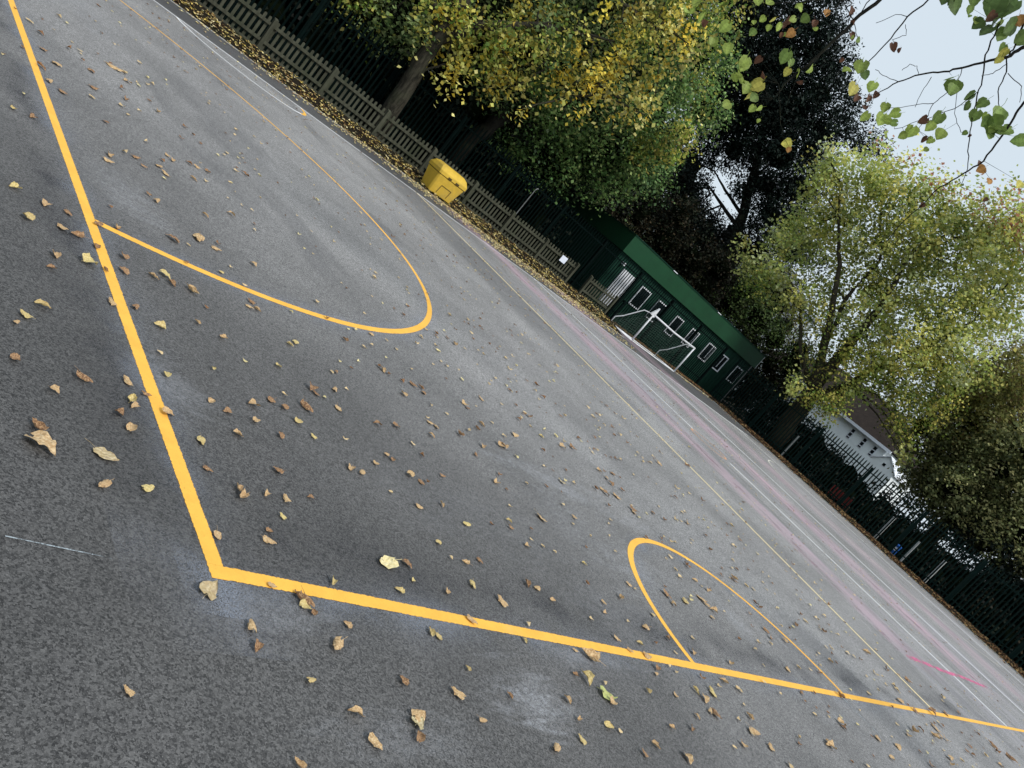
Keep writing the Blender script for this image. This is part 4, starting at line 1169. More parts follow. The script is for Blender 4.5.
# ------------------------------------------------------------------ palisade fences
def palisade(name, p0, ang, nbay, label, bay=2.75, z0=.05, H=2.38, mat='palisade'):
    t_ = empty(name, p0, ang, label, 'fence')
    for b in range(nbay+1):
        mb = MB(); x = b*bay; mb.box(x-.05,x+.05,.03,.12,-.1,H-.12); mb.build('post', M[mat], t_)
    for b in range(nbay):
        mb = MB(); n = 18; st = bay/n
        for k in range(n):
            x = (b*bay)+(k+.5)*st; hw = .033; j = rr.uniform(-.004,.004)
            sec = [(-hw,.0),(-hw*.45,-.012),(-.008,.0),(.008,.0),(hw*.45,-.012),(hw,.0)]
            zt = [H-.10,H-.05,H-.02,H-.02,H-.05,H-.10]
            n0 = len(mb.v)
            for (a, yy) in sec: mb.v.append((x+a+j, yy, .06))
            for (a, yy), z_ in zip(sec, zt): mb.v.append((x+a*.85+j, yy, z_))
            mb.v.append((x+j,.0,H))
            for i in range(5): mb.f.append((n0+i, n0+i+1, n0+6+i+1, n0+6+i))
            mb.f.append((n0+6,n0+7,n0+8,n0+12)); mb.f.append((n0+9,n0+10,n0+11,n0+12)); mb.f.append((n0+8,n0+9,n0+12))
        mb.build('pale_panel', M[mat], t_)
        for zz in (.32,H-.36):
            mb = MB(); mb.box(b*bay+.051,(b+1)*bay-.051,.012,.062,zz,zz+.05); mb.build('rail', M[mat], t_)
    return t_
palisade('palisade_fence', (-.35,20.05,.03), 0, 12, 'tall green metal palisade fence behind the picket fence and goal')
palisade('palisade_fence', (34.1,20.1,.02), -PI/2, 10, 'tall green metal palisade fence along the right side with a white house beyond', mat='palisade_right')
mb = MB(); mb.tube([(0,0,0),(0,0,.9)], .05, 10); mb.tube([(0,0,.9),(0,0,1.0)], .085, 10)
o = mb.build('bollard', M['palisade']); o.location = (23.75,19.3,.02); tag(o, 'short grey bollard with pale cap beside the wooden panel', 'bollard')
mb = MB(); mb.tube([(0,0,0),(.01,0,1.9)], [.022,.016], 8); mb.tube([(.01,0,1.88),(.05,0,1.95),(.09,0,1.96)], .02, 8)
o = mb.build('thin_post', M['grey_metal']); o.location = (17.0,19.75,.1); tag(o, 'thin grey metal post standing behind the picket fence', 'post')

# ------------------------------------------------------------------ yellow grit bin
def grit_bin():
    t_ = empty('grit_bin', (12.5,17.78,.06), .05, 'yellow plastic grit bin with domed lid against the picket fence', 'grit bin')
    # tapered body (front towards -y)
    W0, W1, D0, D1, Hh = .46, .55, .25, .34, .53
    def ring(w, d_, z, ch=.05): return [(-w+ch,-d_,z),(w-ch,-d_,z),(w,-d_+ch,z),(w,d_-ch,z),(w-ch,d_,z),(-w+ch,d_,z),(-w,d_-ch,z),(-w,-d_+ch,z)]
    def loft(rings, name, mat, par):
        mb = MB(); K = len(rings[0])
        for r_ in rings: mb.v += r_
        for i in range(len(rings)-1):
            for k in range(K): mb.f.append((i*K+k, i*K+(k+1)%K, (i+1)*K+(k+1)%K, (i+1)*K+k))
        mb.f.append(tuple(reversed(range(K)))); mb.f.append(tuple((len(rings)-1)*K+k for k in range(K)))
        return mb.build(name, mat, par, bevel=.012)
    loft([ring(W0,D0,0), ring(W1,D1,Hh)], 'body', M['bin'], t_)
    loft([ring(W1-.01,D1-.01,Hh+.001), ring(W1-.01,D1-.01,Hh+.014)], 'seam', M['bin_dark'], t_)
    lid = loft([ring(W1+.02,D1+.02,Hh+.015), ring(W1+.02,D1+.02,Hh+.12), ring(W1-.03,D1-.06,Hh+.24,.07), ring(W1-.12,D1-.17,Hh+.29,.05)], 'lid', M['bin'], t_)
    for x in (-.16,.16):
        mb = MB(); mb.box(x-.07,x+.07,-D1-.032,-D1-.018,Hh+.02,Hh+.075); mb.build('latch', M['bin_dark'], t_, bevel=.004)
    fr = MB()
    def fy(z): return -(D0+(D1-D0)*z/Hh)-.004
    for a, b_ in (((-.2,.06),(-.2,.30)),((-.2,.30),(.2,.30)),((.2,.30),(.2,.06))):
        fr.tube([(a[0],fy(a[1]),a[1]),(b_[0],fy(b_[1]),b_[1])], .009, 6)
    fr.build('front_panel_groove', M['bin_dark'], t_)
    return t_
grit_bin()

# ------------------------------------------------------------------ goal
def goal():
    t_ = empty('football_goal', (0,0,0), 0, 'white metal five a side goal with dark net by the green fence', 'goal')
    A = Vector((23.98,18.0,.045)); B = Vector((27.5,18.0,.045)); RA = Vector((23.25,18.8,.045)); RB = Vector((26.85,18.8,.045)); H = 1.28; r = .036
    up = Vector((0,0,H))
    def part(name, pts, rad=r, seg=8): mb = MB(); mb.tube(pts, rad, seg); return mb.build(name, M['white_metal'], t_, smooth=True)
    part('goal_post', [A, A+up]); part('goal_post', [B, B+up])
    part('crossbar', [A+up-Vector((.03,0,0)), (A+B)/2+up-Vector((0,0,.04)), B+up+Vector((.03,0,0))])
    part('ground_bar', [A, RA], .04); part('ground_bar', [B, RB], .03); part('ground_bar', [A, B], .022)
    part('rear_bar', [RA, RB], .022)
    for P, R_ in ((A, RA), (B, RB)):
        part('side_stay', [R_, R_+Vector((.02,.0,.30)), R_+(P-R_)*.22+Vector((0,0,.52)), P+(R_-P)*.35+Vector((0,0,H-.10)), P+up], .022)
    mb = MB(); tip = A+up
    mb.face([tip+Vector((-.2,-.03,-.05)), tip+Vector((.1,-.03,-.1)), tip+Vector((.06,-.03,.32))]); mb.face([tip+Vector((-.2,.03,-.05)), tip+Vector((.06,.03,.32)), tip+Vector((.1,.03,-.1))])
    mb.face([tip+Vector((-.2,-.03,-.05)), tip+Vector((.06,-.03,.32)), tip+Vector((.06,.03,.32)), tip+Vector((-.2,.03,-.05))])
    mb.face([tip+Vector((.1,-.03,-.1)), tip+Vector((.1,.03,-.1)), tip+Vector((.06,.03,.32)), tip+Vector((.06,-.03,.32))])
    mb.face([tip+Vector((-.2,-.03,-.05)), tip+Vector((-.2,.03,-.05)), tip+Vector((.1,.03,-.1)), tip+Vector((.1,-.03,-.1))])
    mb.build('corner_cap', M['white_metal'], t_)
    mb = MB()
    def grid(p00, p10, p01, p11, nu, nv, sag):
        def P(u, v):
            p = (p00*(1-u)+p10*u)*(1-v)+(p01*(1-u)+p11*u)*v
            return p + Vector((0,sag*math.sin(PI*u)*math.sin(PI*v),-sag*.6*math.sin(PI*u)*math.sin(PI*v)+rr.uniform(-.012,.012)))
        G = [[P(i/nu, j/nv) for j in range(nv+1)] for i in range(nu+1)]
        for i in range(nu+1): mb.tube(G[i], .0035, 3, False)
        for j in range(nv+1): mb.tube([G[i][j] for i in range(nu+1)], .0035, 3, False)
    grid(RA, RB, A+up, B+up, 30, 14, -.12)
    grid(RA, A, RA+Vector((0,0,.45)), A+up, 8, 10, 0); grid(RB, B, RB+Vector((0,0,.45)), B+up, 8, 10, 0)
    mb.build('net', M['net'], t_)
goal()

# ------------------------------------------------------------------ green cabin
def cabin():
    t_ = empty('green_cabin', (23.35,20.75,0), 0, 'dark green flat roofed cabin with white framed windows behind the fence', 'cabin')
    L, D = 13.0, 8.0
    mb = MB(); mb.box(0,L,0,D,-.05,2.42)
    x = .12
    while x < L-.1:
        mb.box(x, x+.02, -.012, -.0005, .1, 2.40); x += .30
    mb.build('wall', M['cabin'], t_)
    mb = MB(); mb.box(-.15,L+.15,-.15,D+.15,2.425,3.2); mb.build('fascia', M['fascia'], t_, bevel=.01)
    mb = MB(); mb.box(-.18,L+.18,-.18,D+.18,3.203,3.24); mb.build('roof_edge', M['cabin'], t_)
    for i, (a, b, z0, z1, bars) in enumerate(((25.65,26.42,.99,1.92,0),(27.1,27.9,.99,1.93,0),(28.8,29.5,1.0,1.93,0),(30.3,31.05,1.1,1.96,4),(32.1,32.85,1.07,1.96,2),(33.5,34.3,1.1,1.97,1),(35.3,36.05,1.1,1.98,0))):
        a -= 23.35; b -= 23.35; f = .055
        mb = MB(); mb.box(a,b,-.05,-.014,z1-f,z1); mb.box(a,b,-.06,-.014,z0,z0+f); mb.box(a,a+f,-.05,-.014,z0+f,z1-f); mb.box(b-f,b,-.05,-.014,z0+f,z1-f)
        fr = mb.build('window', M['white_frame'], t_)
        mb = MB(); mb.box(a+f,b-f,-.022,-.0135,z0+f,z1-f); mb.build('pane', M['glass'], fr)
        if bars:
            mb = MB()
            for k in range(bars): 
                xx = a+(b-a)*(k+1)/(bars+1); mb.box(xx-.012,xx+.012,-.045,-.024,z0+f+.1,z1-f)
            mb.build('window_bar', M['white_frame'], fr)
    mb = MB(); mb.box(.72,1.62,-.06,-.014,.25,1.95)
    dr = mb.build('door', M['white_frame'], t_)
    mb = MB(); mb.tube([(1.52,-.1,1.0),(1.52,-.1,1.12)], .015, 8); mb.build('handle', M['grey_metal'], dr)
    mb = MB(); mb.box(.35,.5,-.16,-.014,2.02,2.14); mb.build('wall_lamp', M['white_frame'], t_)
    mb = MB(); mb.tube([(L-.05,-.07,0.1),(L-.05,-.07,2.42)], .035, 8); mb.build('downpipe', M['grey_metal'], t_)
    mb = MB(); mb.tube([(L+.17,-.15,2.42),(L+.17,-.15,3.2)], .012, 6); mb.build('corner_trim', M['white_frame'], t_)
    for xx in (3.0,7.4):
        mb = MB(); mb.box(xx,xx+.35,-.19,-.181,3.205,3.235); mb.build('fascia_clip', M['white_frame'], t_)
cabin()

# ------------------------------------------------------------------ things beyond the right-hand fence
def bp(x, y, h, label):
    mb = MB(); mb.box(-.05,.05,-.05,.05,0,h); mb.box(-.058,.058,-.058,.058,h+.001,h+.03)
    o = mb.build('gate_post', M['grey_light']); o.location = (x,y,.05); tag(o, label, 'post')
bp(35.3,10.2,1.22,'grey square post behind the fence, left of the blue bin'); bp(35.3,8.85,1.12,'grey square post standing just right of the blue bin'); bp(35.3,7.65,1.2,'grey square post behind the fence, rightmost of three')
def blue_bin():
    t_ = empty('recycling_bin', (35.2,9.25,.05), 0, 'small blue recycling bin with white label seen through the fence', 'bin')
    mb = MB(); mb.tube([(0,0,0),(0,0,.45)], [.10,.13], 12); mb.build('body', M['blue'], t_, smooth=False)
    mb = MB(); mb.tube([(0,0,.452),(0,0,.49),(0,0,.53)], [.14,.14,.07], 12); mb.build('lid', M['blue'], t_)
    mb = MB(); mb.box(-.135,-.122,-.04,.04,.22,.38); mb.build('label_patch', M['white_frame'], t_)
blue_bin()
def bench():
    t_ = empty('red_bench', (34.55,12.15,.05), 0, 'small red slatted bench behind the right-hand fence', 'bench')
    for k in range(7):
        mb = MB(); y = -.5+k*.165; mb.box(-.03,0,y,y+.09,.22,.66); mb.build('slat', M['red'], t_)
    mb = MB(); mb.box(.02,.35,-.5,.6,.30,.34); mb.build('seat', M['brown_wood'], t_)
    for y in (-.48,.52):
        mb = MB(); mb.box(.25,.31,y,y+.06,0,.299); mb.build('leg', M['brown_wood'], t_)
        mb = MB(); mb.box(.002,.06,y,y+.06,0,.66); mb.build('leg', M['brown_wood'], t_)
bench()
mb = MB(); mb.tube([(0,0,0),(0,.0,1.25)], .06, 8); o = mb.build('marker_post', M['grey_light']); o.location = (35.6,15.9,.05); tag(o, 'pale round post behind the fence below the light-leaved tree', 'post')

def house():
    t_ = empty('white_house', (60,21.9,0), 0, 'white walled house with brown tiled roof seen above the right-hand fence', 'house')
    mb = MB(); mb.box(0,9,0,13,-.3,4.45); mb.build('wall', M['render_white'], t_)
    mb = MB(); e = .45; z0 = 4.50
    a = [(-e,-e,z0),(9+e,-e,z0),(9+e,13+e,z0),(-e,13+e,z0)]; r0 = (4.5,2.6,7.5); r1 = (4.5,10,7.5)
    mb.face([a[0],a[3],r1,r0][::-1]); mb.face([a[1],a[0],r0][::-1]); mb.face([a[2],a[1],r0,r1][::-1]); mb.face([a[3],a[2],r1][::-1]); mb.face(a[::-1])
    rf = mb.build('roof', M['tiles'], t_)
    mb = MB(); mb.box(-e-.06,-e+.06,-e,13+e,z0-.22,z0-.005); mb.build('gutter', M['white_frame'], t_)
    for y in (.75,1.72,2.85):
        mb = MB(); mb.box(-.04,-.003,y-.16,y+.16,3.30,4.12); w_ = mb.build('window', M['white_frame'], t_)
        for z_, hh in ((3.34,.10),(3.52,.26),(3.86,.24)):
            mb = MB(); mb.box(-.055,-.041,y-.12,y+.12,z_,z_+hh); mb.build('pane', M['glass'], w_)
    t2 = empty('white_outbuilding', (57.5,19.5,0), 0, 'white gabled outbuilding at the right end of the white house', 'outbuilding')
    mb = MB(); prof = [(0,0),(1.9,0),(1.9,3.3),(.95,4.05),(0,3.3)]
    n0 = 0; mb.v = [(0,y,z) for y,z in prof]+[(2.4,y,z) for y,z in prof]; mb.f = [(4,3,2,1,0),(5,6,7,8,9)]+[(i,(i+1)%5,5+(i+1)%5,5+i) for i in range(5)]
    mb.build('wall', M['render_white'], t2)
    mb = MB(); mb.quadbox([(-.1,-.15,3.2),(2.45,-.15,3.2),(2.45,.95,4.08),(-.1,.95,4.08),(-.1,-.15,3.28),(2.45,-.15,3.28),(2.45,.95,4.16),(-.1,.95,4.16)])
    mb.quadbox([(-.1,.951,4.08),(2.45,.951,4.08),(2.45,2.05,3.2),(-.1,2.05,3.2),(-.1,.951,4.16),(2.45,.951,4.16),(2.45,2.05,3.28),(-.1,2.05,3.28)])
    mb.build('roof', M['white_frame'], t2)
    mb = MB(); mb.box(-.03,-.003,.85,1.05,3.3,3.5); mb.build('vent', M['glass'], t2)
    t3 = empty('grey_house', (72,44.5,0), 0, 'tall grey slatted house front glimpsed between the dark pine and light tree', 'house')
    mb = MB(); mb.box(0,8,0,9,-.3,11); mb.build('wall', M['render_grey'], t3)
    mb = MB()
    for k in range(22): mb.box(-.05,-.003,.1,8.9,.4+k*.48,.4+k*.48+.3)
    mb.build('boarding', M['render_white'], t3)
    mb = MB(); mb.face([(-.3,-.3,11.01),(4,4.5,14),(-.3,9.3,11.01)]); mb.face([(-.3,-.3,11.01),(8.3,-.3,11.01),(4,4.5,14)]); mb.face([(8.3,-.3,11.01),(8.3,9.3,11.01),(4,4.5,14)]); mb.face([(8.3,9.3,11.01),(-.3,9.3,11.01),(4,4.5,14)])
    mb.build('roof', M['slates'], t3)
    mb = MB()
    for k in range(6): mb.box(0,.2,k*1.5,k*1.5+1.3,0,1.65)
    o = mb.build('pale_backdrop', M['render_grey']); o.location = (56,8,0); tag(o, 'low pale panels added for the bright patches far beyond the right-hand fence', 'backdrop panels')  # panels added to stand in for bright patches behind the fence
house()
# ------------------------------------------------------------------ trees
PAL = {
 'Y': dict(c=[(.82,.68,.11),(.86,.76,.18),(.78,.58,.08),(.68,.68,.18),(.84,.78,.30)], s=.15, cov=1.45, mat='foliage', cl=.22),
 'L': dict(c=[(.30,.40,.08),(.42,.46,.11),(.56,.54,.12),(.16,.26,.05),(.66,.58,.15)], s=.14, cov=1.9, mat='foliage', cl=.30),
 'G': dict(c=[(.18,.28,.10),(.28,.38,.14),(.11,.19,.07),(.38,.46,.20),(.07,.12,.04)], s=.15, cov=1.9, mat='foliage', cl=.30),
 'E': dict(c=[(.16,.29,.085),(.22,.36,.11),(.09,.18,.05),(.34,.44,.16),(.04,.08,.03)], s=.13, cov=2.2, mat='foliage', cl=.28),
 'D': dict(c=[(.09,.19,.06),(.14,.26,.085),(.055,.115,.04),(.22,.33,.12),(.028,.058,.022)], s=.13, cov=2.3, mat='foliage_dark', cl=.28),
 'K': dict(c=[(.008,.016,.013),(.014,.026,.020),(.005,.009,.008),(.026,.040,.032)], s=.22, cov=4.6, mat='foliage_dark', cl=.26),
 'M': dict(c=[(.56,.64,.18),(.68,.70,.24),(.44,.52,.15),(.76,.74,.24),(.60,.66,.34),(.26,.34,.10),(.76,.68,.20)], s=.18, cov=2.7, mat='foliage', cl=.34),
 'N': dict(c=[(.28,.30,.09),(.36,.36,.12),(.17,.20,.06),(.46,.42,.14),(.24,.18,.08)], s=.15, cov=2.2, mat='foliage', cl=.24),
 'O': dict(c=[(.26,.29,.11),(.34,.36,.16),(.16,.19,.08),(.50,.48,.22),(.08,.10,.04)], s=.16, cov=2.6, mat='foliage', cl=.24),
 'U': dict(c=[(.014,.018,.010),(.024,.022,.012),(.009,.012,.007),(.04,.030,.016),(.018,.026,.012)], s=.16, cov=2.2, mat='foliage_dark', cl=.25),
 'W': dict(c=[(.05,.09,.025),(.08,.13,.035),(.03,.055,.018),(.11,.15,.05)], s=.14, cov=2.0, mat='foliage_dark', cl=.26),
 'H': dict(c=[(.006,.010,.006),(.010,.016,.010),(.004,.006,.004),(.018,.026,.016)], s=.20, cov=2.4, mat='foliage_dark', cl=.25),  # near-black leaves: deep shade behind the fences put into the colour
}
def leaves_for(blobs, tip=None, droop=.25):
    Vs = []; Cs = []
    for (x, y, z, r, key) in blobs:
        P = PAL[key]; s = P['s']; N = int(P['cov']*PI*r*r*1.25/(.5*s*s)); K = max(5, int(N/(22 if key not in 'YM' else 34)))
        u = rng.normal(size=(K,3)); u /= np.linalg.norm(u, axis=1, keepdims=True)
        rad = r*1.12*rng.random(K)**.42
        cc = np.array([x,y,z]) + u*rad[:,None]*np.array([1.05,1.05,.95])
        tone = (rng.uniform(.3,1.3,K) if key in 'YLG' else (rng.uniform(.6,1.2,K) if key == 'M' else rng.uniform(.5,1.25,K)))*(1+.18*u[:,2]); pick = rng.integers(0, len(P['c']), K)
        m = rng.integers(0, K, N); sg = min(P['cl'], r*.5)
        off = rng.normal(size=(N,3))*sg*np.array([.8,.8,.75]); off[:,2] -= droop*np.abs(off[:,0])
        if key == 'Y': off *= np.array([.75,.75,2.1])
        if key == 'M':
            rd = u*np.array([1,1,.6])+np.array([0,0,.7]); rd /= np.linalg.norm(rd, axis=1, keepdims=True)
            off = off*.8 + rd[m]*rng.normal(size=(N,1))*.34
        c = cc[m]+off
        a = rng.uniform(0, 2*PI, N); tl = rng.normal(-.45,.5,N); ro = rng.normal(0,.6,N)
        d = np.stack([np.cos(a)*np.cos(tl), np.sin(a)*np.cos(tl), np.sin(tl)],1)
        sd = np.stack([-np.sin(a), np.cos(a), np.zeros(N)],1)
        nn = np.cross(sd, d); sd = sd*np.cos(ro)[:,None]+nn*np.sin(ro)[:,None]; nn = np.cross(sd, d)
        L = s*rng.uniform(.6,1.25,N)[:,None]; W = L*(.40 if key != 'K' else .24)
        p0 = c; p1 = c+d*L*.45+sd*W+nn*L*.10; p2 = c+d*L; p3 = c+d*L*.45-sd*W+nn*L*.10
        Vs.append(np.stack([p0,p1,p2,p3],1))
        pal = np.array(P['c']); col_ = pal[np.where(rng.random(N) < (.82 if key in 'MY' else .62), pick[m], rng.integers(0, len(P['c']), N))]
        if tip is not None and key == 'M':
            hi = (c[:,2] > tip) & (rng.random(N) < .2); col_ = np.where(hi[:,None], np.array([.52,.24,.17]), col_)
        Cs.append(col_*tone[m][:,None]*rng.uniform(.8,1.2,N)[:,None])
    V = np.concatenate(Vs); C = np.concatenate(Cs); n = len(V)
    return V.reshape(-1,3), np.arange(n*4).reshape(n,4), C
def crown(par, blobs, name='crown', **kw):
    for mt in ('foliage','foliage_dark'):
        bl = [b for b in blobs if PAL[b[4]]['mat'] == mt]
        if bl:
            V, F, C = leaves_for(bl, **kw)
            V = V - np.array(par.location); raw_mesh(name, V, F, M[mt], par, cols=C)
def cores(par, blobs, f=.62):  # solid near-black hulls that paint the shade inside the crowns
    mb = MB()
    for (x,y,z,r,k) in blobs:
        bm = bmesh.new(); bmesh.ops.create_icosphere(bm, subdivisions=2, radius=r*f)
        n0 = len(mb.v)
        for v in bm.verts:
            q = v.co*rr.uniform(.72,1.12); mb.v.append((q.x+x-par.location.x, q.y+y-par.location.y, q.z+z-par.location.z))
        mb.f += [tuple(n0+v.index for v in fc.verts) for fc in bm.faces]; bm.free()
    mb.build('shade_core', M['core'], par)
def limbs(par, mat, lists, seg=10):
    mb = MB(); L = Vector(par.location)
    for l in lists:
        # smooth the polyline a little with random wobble
        pts = [Vector(p[:3])-L for p in l]; rad = [p[3] for p in l]; P = []; R = []
        for i in range(len(pts)-1):
            for k in range(4):
                u = k/4; p = pts[i].lerp(pts[i+1], u)
                w_ = (pts[i+1]-pts[i]).length*.025
                P.append(p+Vector((rr.uniform(-w_,w_),rr.uniform(-w_,w_),0)) if k else p); R.append(rad[i]*(1-u)+rad[i+1]*u)
        P.append(pts[-1]); R.append(rad[-1]); mb.tube(P, R, seg)
    return mb.build('trunk', mat, par, smooth=True)
def to_blobs(starts, blobs, r0=.06, share=1.0):
    out = []
    for b in blobs:
        if rr.random() > share: continue
        c = Vector(b[:3]); s = min(starts, key=lambda q: (Vector(q[:3])-c).length); S = Vector(s[:3])
        m_ = S.lerp(c, .5)+Vector((rr.uniform(-.2,.2),rr.uniform(-.2,.2),rr.uniform(.1,.4)))
        out.append([(*S, min(r0, s[3]*.6)), (*m_, r0*.6), (*c, r0*.25)])
        for k in range(3):
            e = c+Vector((rr.uniform(-1,1),rr.uniform(-1,1),rr.uniform(-.7,.7)))*b[3]
            out.append([(*m_.lerp(c,.6), r0*.3), (*e, r0*.1)])
    return out

# lime tree at the picket fence, yellow front sprays
t1 = empty('lime_tree', (10.95,19.45,.1), 0, 'large lime tree with yellow autumn sprays, trunk behind the picket fence', 'tree')
main = [[(10.95,19.45,.0,.34),(10.9,19.45,.5,.27),(10.75,19.45,2.2,.24),(10.6,19.5,3.6,.22),(10.7,19.6,5.5,.2),(11.0,19.8,8,.15)],
        [(10.65,19.48,3.2,.16),(11.4,19.3,4.4,.13),(12.6,19.0,5.4,.1),(13.9,18.8,6.2,.06)],
        [(10.62,19.48,3.4,.13),(9.9,20.2,4.3,.1),(9.3,21,5,.05)],
        [(10.7,19.6,5.2,.14),(12.2,19.6,6.8,.1),(14.2,19.3,7.6,.07),(16,19,8,.04)],
        [(12.6,19.0,5.4,.07),(13.6,18.6,5.0,.05),(14.4,18.2,4.6,.02)]]
st = [p for l in main for p in l[1:]]
limbs(t1, M['bark'], main+to_blobs(st, T1, .045)); crown(t1, T1, droop=.5)
# green maple behind it
t2 = empty('maple_tree', (14.8,21.3,.1), 0, 'dark green maple with low hanging foliage in front of the cabin roof', 'tree')
main = [[(14.8,21.3,.0,.32),(14.8,21.3,1.5,.26),(15.3,21.5,2.8,.24),(16.6,22,4.2,.22),(18.2,22.6,5.8,.18),(20,23,7.5,.1)],
        [(15.3,21.5,2.8,.16),(15.2,22,4.6,.13),(16,23,7,.08)],[(16.6,22,4.2,.14),(18.5,21.6,4.6,.1),(20.2,21.3,4.7,.05)],[(18.2,22.6,5.8,.12),(20.5,21.5,6,.07)]]
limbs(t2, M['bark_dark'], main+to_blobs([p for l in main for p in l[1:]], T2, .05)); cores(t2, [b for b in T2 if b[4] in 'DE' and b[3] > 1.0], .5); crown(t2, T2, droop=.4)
# dark conifer
t3 = empty('pine_tree', (T3L1[0][0],T3L1[0][1],.0), 0, 'tall dark pine with bare lower branches and sky gaps, behind the cabin', 'tree')
main = [[(T3L1[0][0],T3L1[0][1],0,.5),(T3L1[0][0],T3L1[0][1],T3L1[0][2],.36)], T3L1, T3L2, T3L3]
limbs(t3, M['bark_dark'], main+to_blobs([p for l in main for p in l[1:]], T3, .09)); cores(t3, [b for b in T3 if b[3] > 1.6], .34); crown(t3, T3, droop=.1)
t7 = empty('yew_tree', (sum(b[0] for b in T7)/len(T7), sum(b[1] for b in T7)/len(T7), 0), 0, 'broad dark brownish tree filling the gap between the maple and the pine', 'tree')
limbs(t7, M['bark_dark'], [[(t7.location.x, t7.location.y, 0, .4),(t7.location.x+.2, t7.location.y, 4, .3),(t7.location.x+.5, t7.location.y+.5, 9, .15)]]); cores(t7, T7, .55); crown(t7, T7)
# light tree with several stems
t4 = empty('field_maple', (36.1,16.8,.05), 0, 'pale green many-stemmed tree with reddish tips beyond the right-hand fence', 'tree')
b4 = T4L1[0]
main = [[(36.1,16.8,0,.5),(b4[0],b4[1],b4[2],.4)], T4L1, T4L2, T4L3, T4L4, T4L5]
limbs(t4, M['bark_mid'], main+to_blobs([p for l in main[1:] for p in l[1:]], T4, .06)); crown(t4, T4, tip=13.5, droop=.0)
# dark trees on the right
t5 = empty('ash_tree', (41,10.2,.05), 0, 'dull olive tree with dark lower foliage at the right edge', 'tree')
main = [[(41,10.2,0,.4),(41.2,10.3,3,.3),(41.8,10.8,5.5,.22),(42.3,11,8,.1)],[(41.2,10.3,3,.2),(40.3,8.5,4.5,.12),(39.8,6.8,5.5,.06)],[(41.8,10.8,5.5,.15),(41.3,9,7,.1),(41,8,8,.05)]]
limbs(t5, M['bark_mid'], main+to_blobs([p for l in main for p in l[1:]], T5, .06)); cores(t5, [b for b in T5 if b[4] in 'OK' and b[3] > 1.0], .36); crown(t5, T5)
# shrubs behind the cabin
def shrub(name, label, blobs, group=None, core=.7, cat='shrub'):
    x = sum(b[0] for b in blobs)/len(blobs); y = sum(b[1] for b in blobs)/len(blobs)
    t_ = empty(name, (x,y,.0), 0, label, cat, group)
    limbs(t_, M['bark_dark'], [[(x+rr.uniform(-.3,.3),y+rr.uniform(-.3,.3),0,.08),(*b[:3],.03)] for b in blobs])
    cores(t_, blobs, core); crown(t_, blobs); return t_
left_ = sorted(T6, key=lambda b: b[0]*1.0-b[1]*.6); h1 = T6[:5]; h2 = T6[5:9]; h3 = T6[9:]
def fill(bs):   # carry the shrub's foliage down towards the ground
    return bs+[(x+rr.uniform(-.6,.6),y+rr.uniform(-.4,.4),max(.8,z*.5),r*1.1,'U') for x,y,z,r,k in bs]
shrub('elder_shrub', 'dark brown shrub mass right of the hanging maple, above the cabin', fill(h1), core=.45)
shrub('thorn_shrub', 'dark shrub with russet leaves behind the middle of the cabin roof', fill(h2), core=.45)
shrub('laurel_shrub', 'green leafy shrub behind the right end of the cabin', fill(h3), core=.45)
# evergreen hedge behind the palisade at the back
hb = []
for x in np.arange(-2,24,2.8):
    for z in (1.5,4.2,7.0): hb.append((float(x)+rr.uniform(-.5,.5), 27.5, z, 2.3, 'H'))
for x in np.arange(-1,24,2.1):
    for z in (1.0,3.0,4.9):
        hb.append((float(x)+rr.uniform(-.4,.4), 22.6+rr.uniform(-.3,.5), z, 1.45, 'H'))
for x in np.arange(-1,22,2.6):
    hb.append((float(x), 24.2, 6.9, 2.0, 'H')); hb.append((float(x)+1.0, 25.2, 9.2, 2.2, 'H')) if x > 3 else None
hb = [b for b in hb if not (b[0] > 21.0 and b[2] < 4)]
ho = empty('evergreen_hedge', (11,22.8,0), 0, 'tall almost black evergreen hedge behind the back fence', 'hedge')
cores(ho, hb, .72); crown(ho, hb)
# low dark shrubs outside the right-hand fence
gi = 0
for (x, y, r, h, lab) in ((38.6,18.6,1.4,1.5,'low dark shrub behind the fence corner beside the cabin'),(38.0,16.2,1.3,1.3,'low dark shrub below the pale green tree'),(37.6,13.9,1.2,1.15,'low dark shrub left of the red bench, outside the fence'),(37.5,11.6,1.2,1.0,'low dark shrub behind the red bench'),
                        (37.6,9.4,1.2,1.1,'rounded dark shrub behind the blue bin'),(37.8,7.0,1.2,1.1,'rounded dark shrub right of the three grey posts'),(37.6,4.2,1.7,1.6,'tall dark shrub at the right edge beyond the fence'),(37.8,1.6,1.8,1.8,'tall dark shrub outside the far right fence bays'),(38,-1,1.8,1.8,'tall dark shrub second from the right end of the fence'),(38,-3.8,1.8,1.8,'rightmost dark shrub beyond the fence')):
    bl = [(x,y,h,r*.8,'H'),(x+rr.uniform(-.3,.3),y-.9*r,h*.9,r*.7,'U'),(x+.3,y+.9*r,h*.9,r*.7,'H')]
    if h > 1.55: bl += [(x,y,h+1.6,r*.9,'H'),(x+.5,y-1.2,h+1.4,r*.8,'U')]
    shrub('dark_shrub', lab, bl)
bh = [(36.5+rr.uniform(-.2,.2), float(y), rr.uniform(.45,.7), .8, rr.choice('HHU')) for y in np.arange(3.5,19,1.15)]
bo = empty('boundary_hedge', (36.5,11,0), 0, 'low continuous dark hedge running just outside the right-hand fence', 'hedge'); cores(bo, bh, .7); crown(bo, bh)
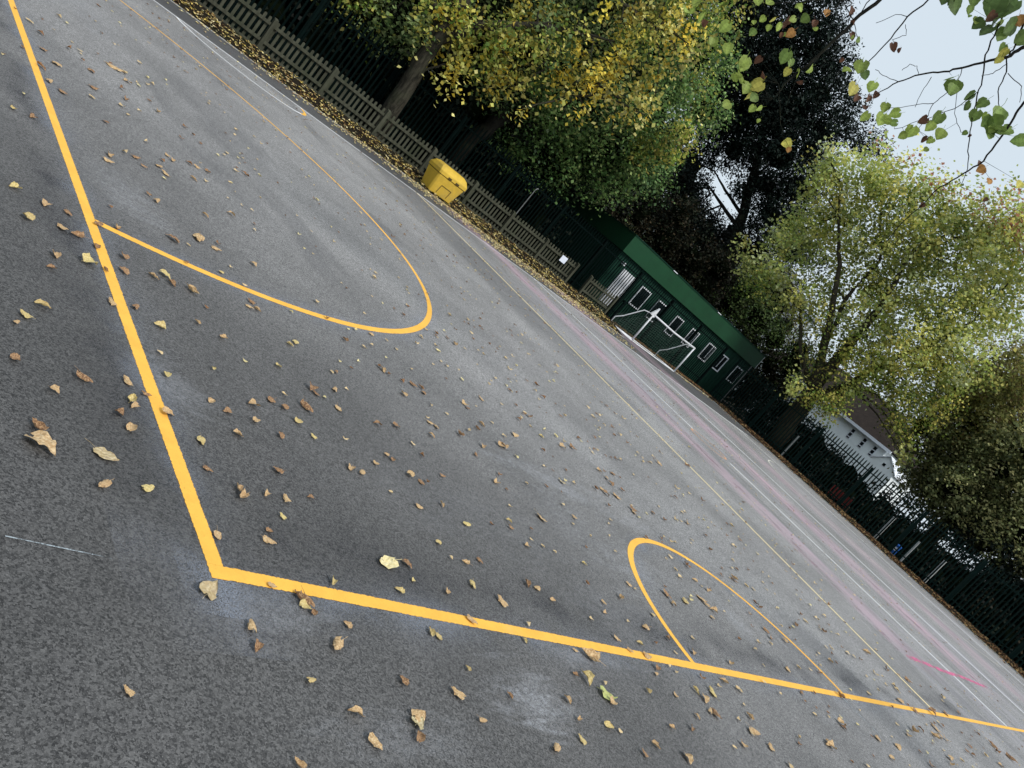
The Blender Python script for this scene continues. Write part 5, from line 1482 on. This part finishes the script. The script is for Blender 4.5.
# distant tree line
dl = ['dark tree far behind the white house','far dark tree left of the white house','far dark tree behind the pale panels','far dark tree at the right edge of the skyline','far dark tree behind the pine','far dark tree behind the cabin']
for i, (x, y, r, h) in enumerate(((84,42,5,4.5),(80,54,6,5),(78,5,5,3.2),(80,-12,6,5),(60,52,7,6),(45,60,7,6))):
    t_ = empty('distant_tree', (x,y,0), 0, dl[i], 'tree', 'trees on the skyline')
    bl = [(x+rr.uniform(-.8,.8)*r, y+rr.uniform(-.8,.8)*r, h*rr.uniform(.5,1.1), r*rr.uniform(.4,.6), 'O') for k in range(9)]
    PAL['O']['s'] = .35; limbs(t_, M['bark_dark'], [[(x,y,0,.4),(x,y,h,.2)]]); cores(t_, bl, .7); crown(t_, bl); PAL['O']['s'] = .14

# ------------------------------------------------------------------ overhanging lime branches near the camera
tr = empty('linden_tree', (9,-6.2,0), 0, 'near lime tree whose thin branches and green leaves hang across the sky', 'tree')
L0 = Vector(tr.location)
hub = Vector((6.4,-.6,5.4))
mb = MB(); mb.tube([Vector((0,0,-.1)),Vector((0,0,.4)),Vector((-.1,.2,2.5)),Vector((-.4,.9,4.6)),Vector((-.6,1.6,7))], [.34,.26,.22,.2,.15], 14); mb.build('trunk', M['bark'], tr, smooth=True)
mb = MB()
top = L0+Vector((-.4,.9,4.6)); SEG = []
for b in FB:
    P = [Vector(p[:3]) for p in b]; R = [p[3] for p in b]; Q = []; S = []
    for i in range(len(P)-1):
        for k in range(4):
            u = k/4; q = P[i].lerp(P[i+1], u); w_ = .006 if k else 0
            Q.append(q+Vector((rr.uniform(-w_,w_),rr.uniform(-w_,w_),rr.uniform(-w_,w_)))-L0); S.append(R[i]*(1-u)+R[i+1]*u)
    Q.append(P[-1]-L0); S.append(R[-1]); SEG += Q; mb.tube(Q, [max(s,.0022) for s in S], 6)
    if R[0] > .011: mb.tube([top-L0, (top.lerp(P[0],.5)+Vector((0,0,.5)))-L0, P[0]-L0], [.09,.05,R[0]], 8)
for (x, y, z, s, c) in FLV:
    q = Vector((x,y,z))-L0; b = min(SEG, key=lambda k: (k-q).length)
    if (b-q).length < .5: mb.tube([b, b.lerp(q,.5)+Vector((0,0,.012)), q+Vector((0,0,s*.3))], [.0016,.0012,.0010], 4, False)
mb.build('branch', M['bark_dark'], tr, smooth=True)
FLV = FLV + [(x+rr.uniform(-.07,.07), y+rr.uniform(-.07,.07), z+rr.uniform(-.08,.05), s*rr.uniform(.5,.75), rr.choice((c,c,'l','b'))) for x,y,z,s,c in FLV if rr.random() < .5]
FC = {'l':(.36,.46,.10),'g':(.22,.32,.08),'d':(.13,.20,.06),'y':(.62,.56,.12),'b':(.13,.06,.035),'o':(.5,.25,.08)}
Vs = []; Fs = []; Cs = []; n = 0
nodes = [Vector(p[:3]) for b in FB for p in b]
for (x, y, z, s, c) in FLV:
    V, F = leaf_geo(rr, curl=rr.uniform(-.7,.7) if c != 'b' else 2.5, fold=rr.uniform(0,.2), fresh=True)
    V = V*s*.82*np.array([1,1.12,1])
    # hang from the stem: tip points down, blade turned about the vertical
    zn = Vector((rr.gauss(0,.45)-.72, rr.gauss(0,.45)-.66, rr.gauss(-.1,.35))).normalized()
    xd = Vector((rr.gauss(0,.5), rr.gauss(0,.5), -1)); xd = (xd-zn*xd.dot(zn)).normalized(); yd = zn.cross(xd)
    M_ = Matrix((xd, yd, zn)).transposed()
    W = np.array([tuple(M_ @ Vector(v)) for v in V]) + np.array([x,y,z]) - np.array(L0)
    Fq = [f for f in F]; Vs.append(W); Fs.append(np.array(Fq)+n); n += len(W)
    k = rr.uniform(.7,1.2); vein = np.array([1.0+.28*((fi % 6) in (2,3))-.12*((fi//6) % 2) for fi in range(len(Fq))]); Cs.append(np.array(FC[c])[None,:]*k*vein[:,None])
raw_mesh('leaves', np.concatenate(Vs), np.concatenate(Fs), M['foliage'], tr, cols=np.concatenate(Cs), smooth=True)
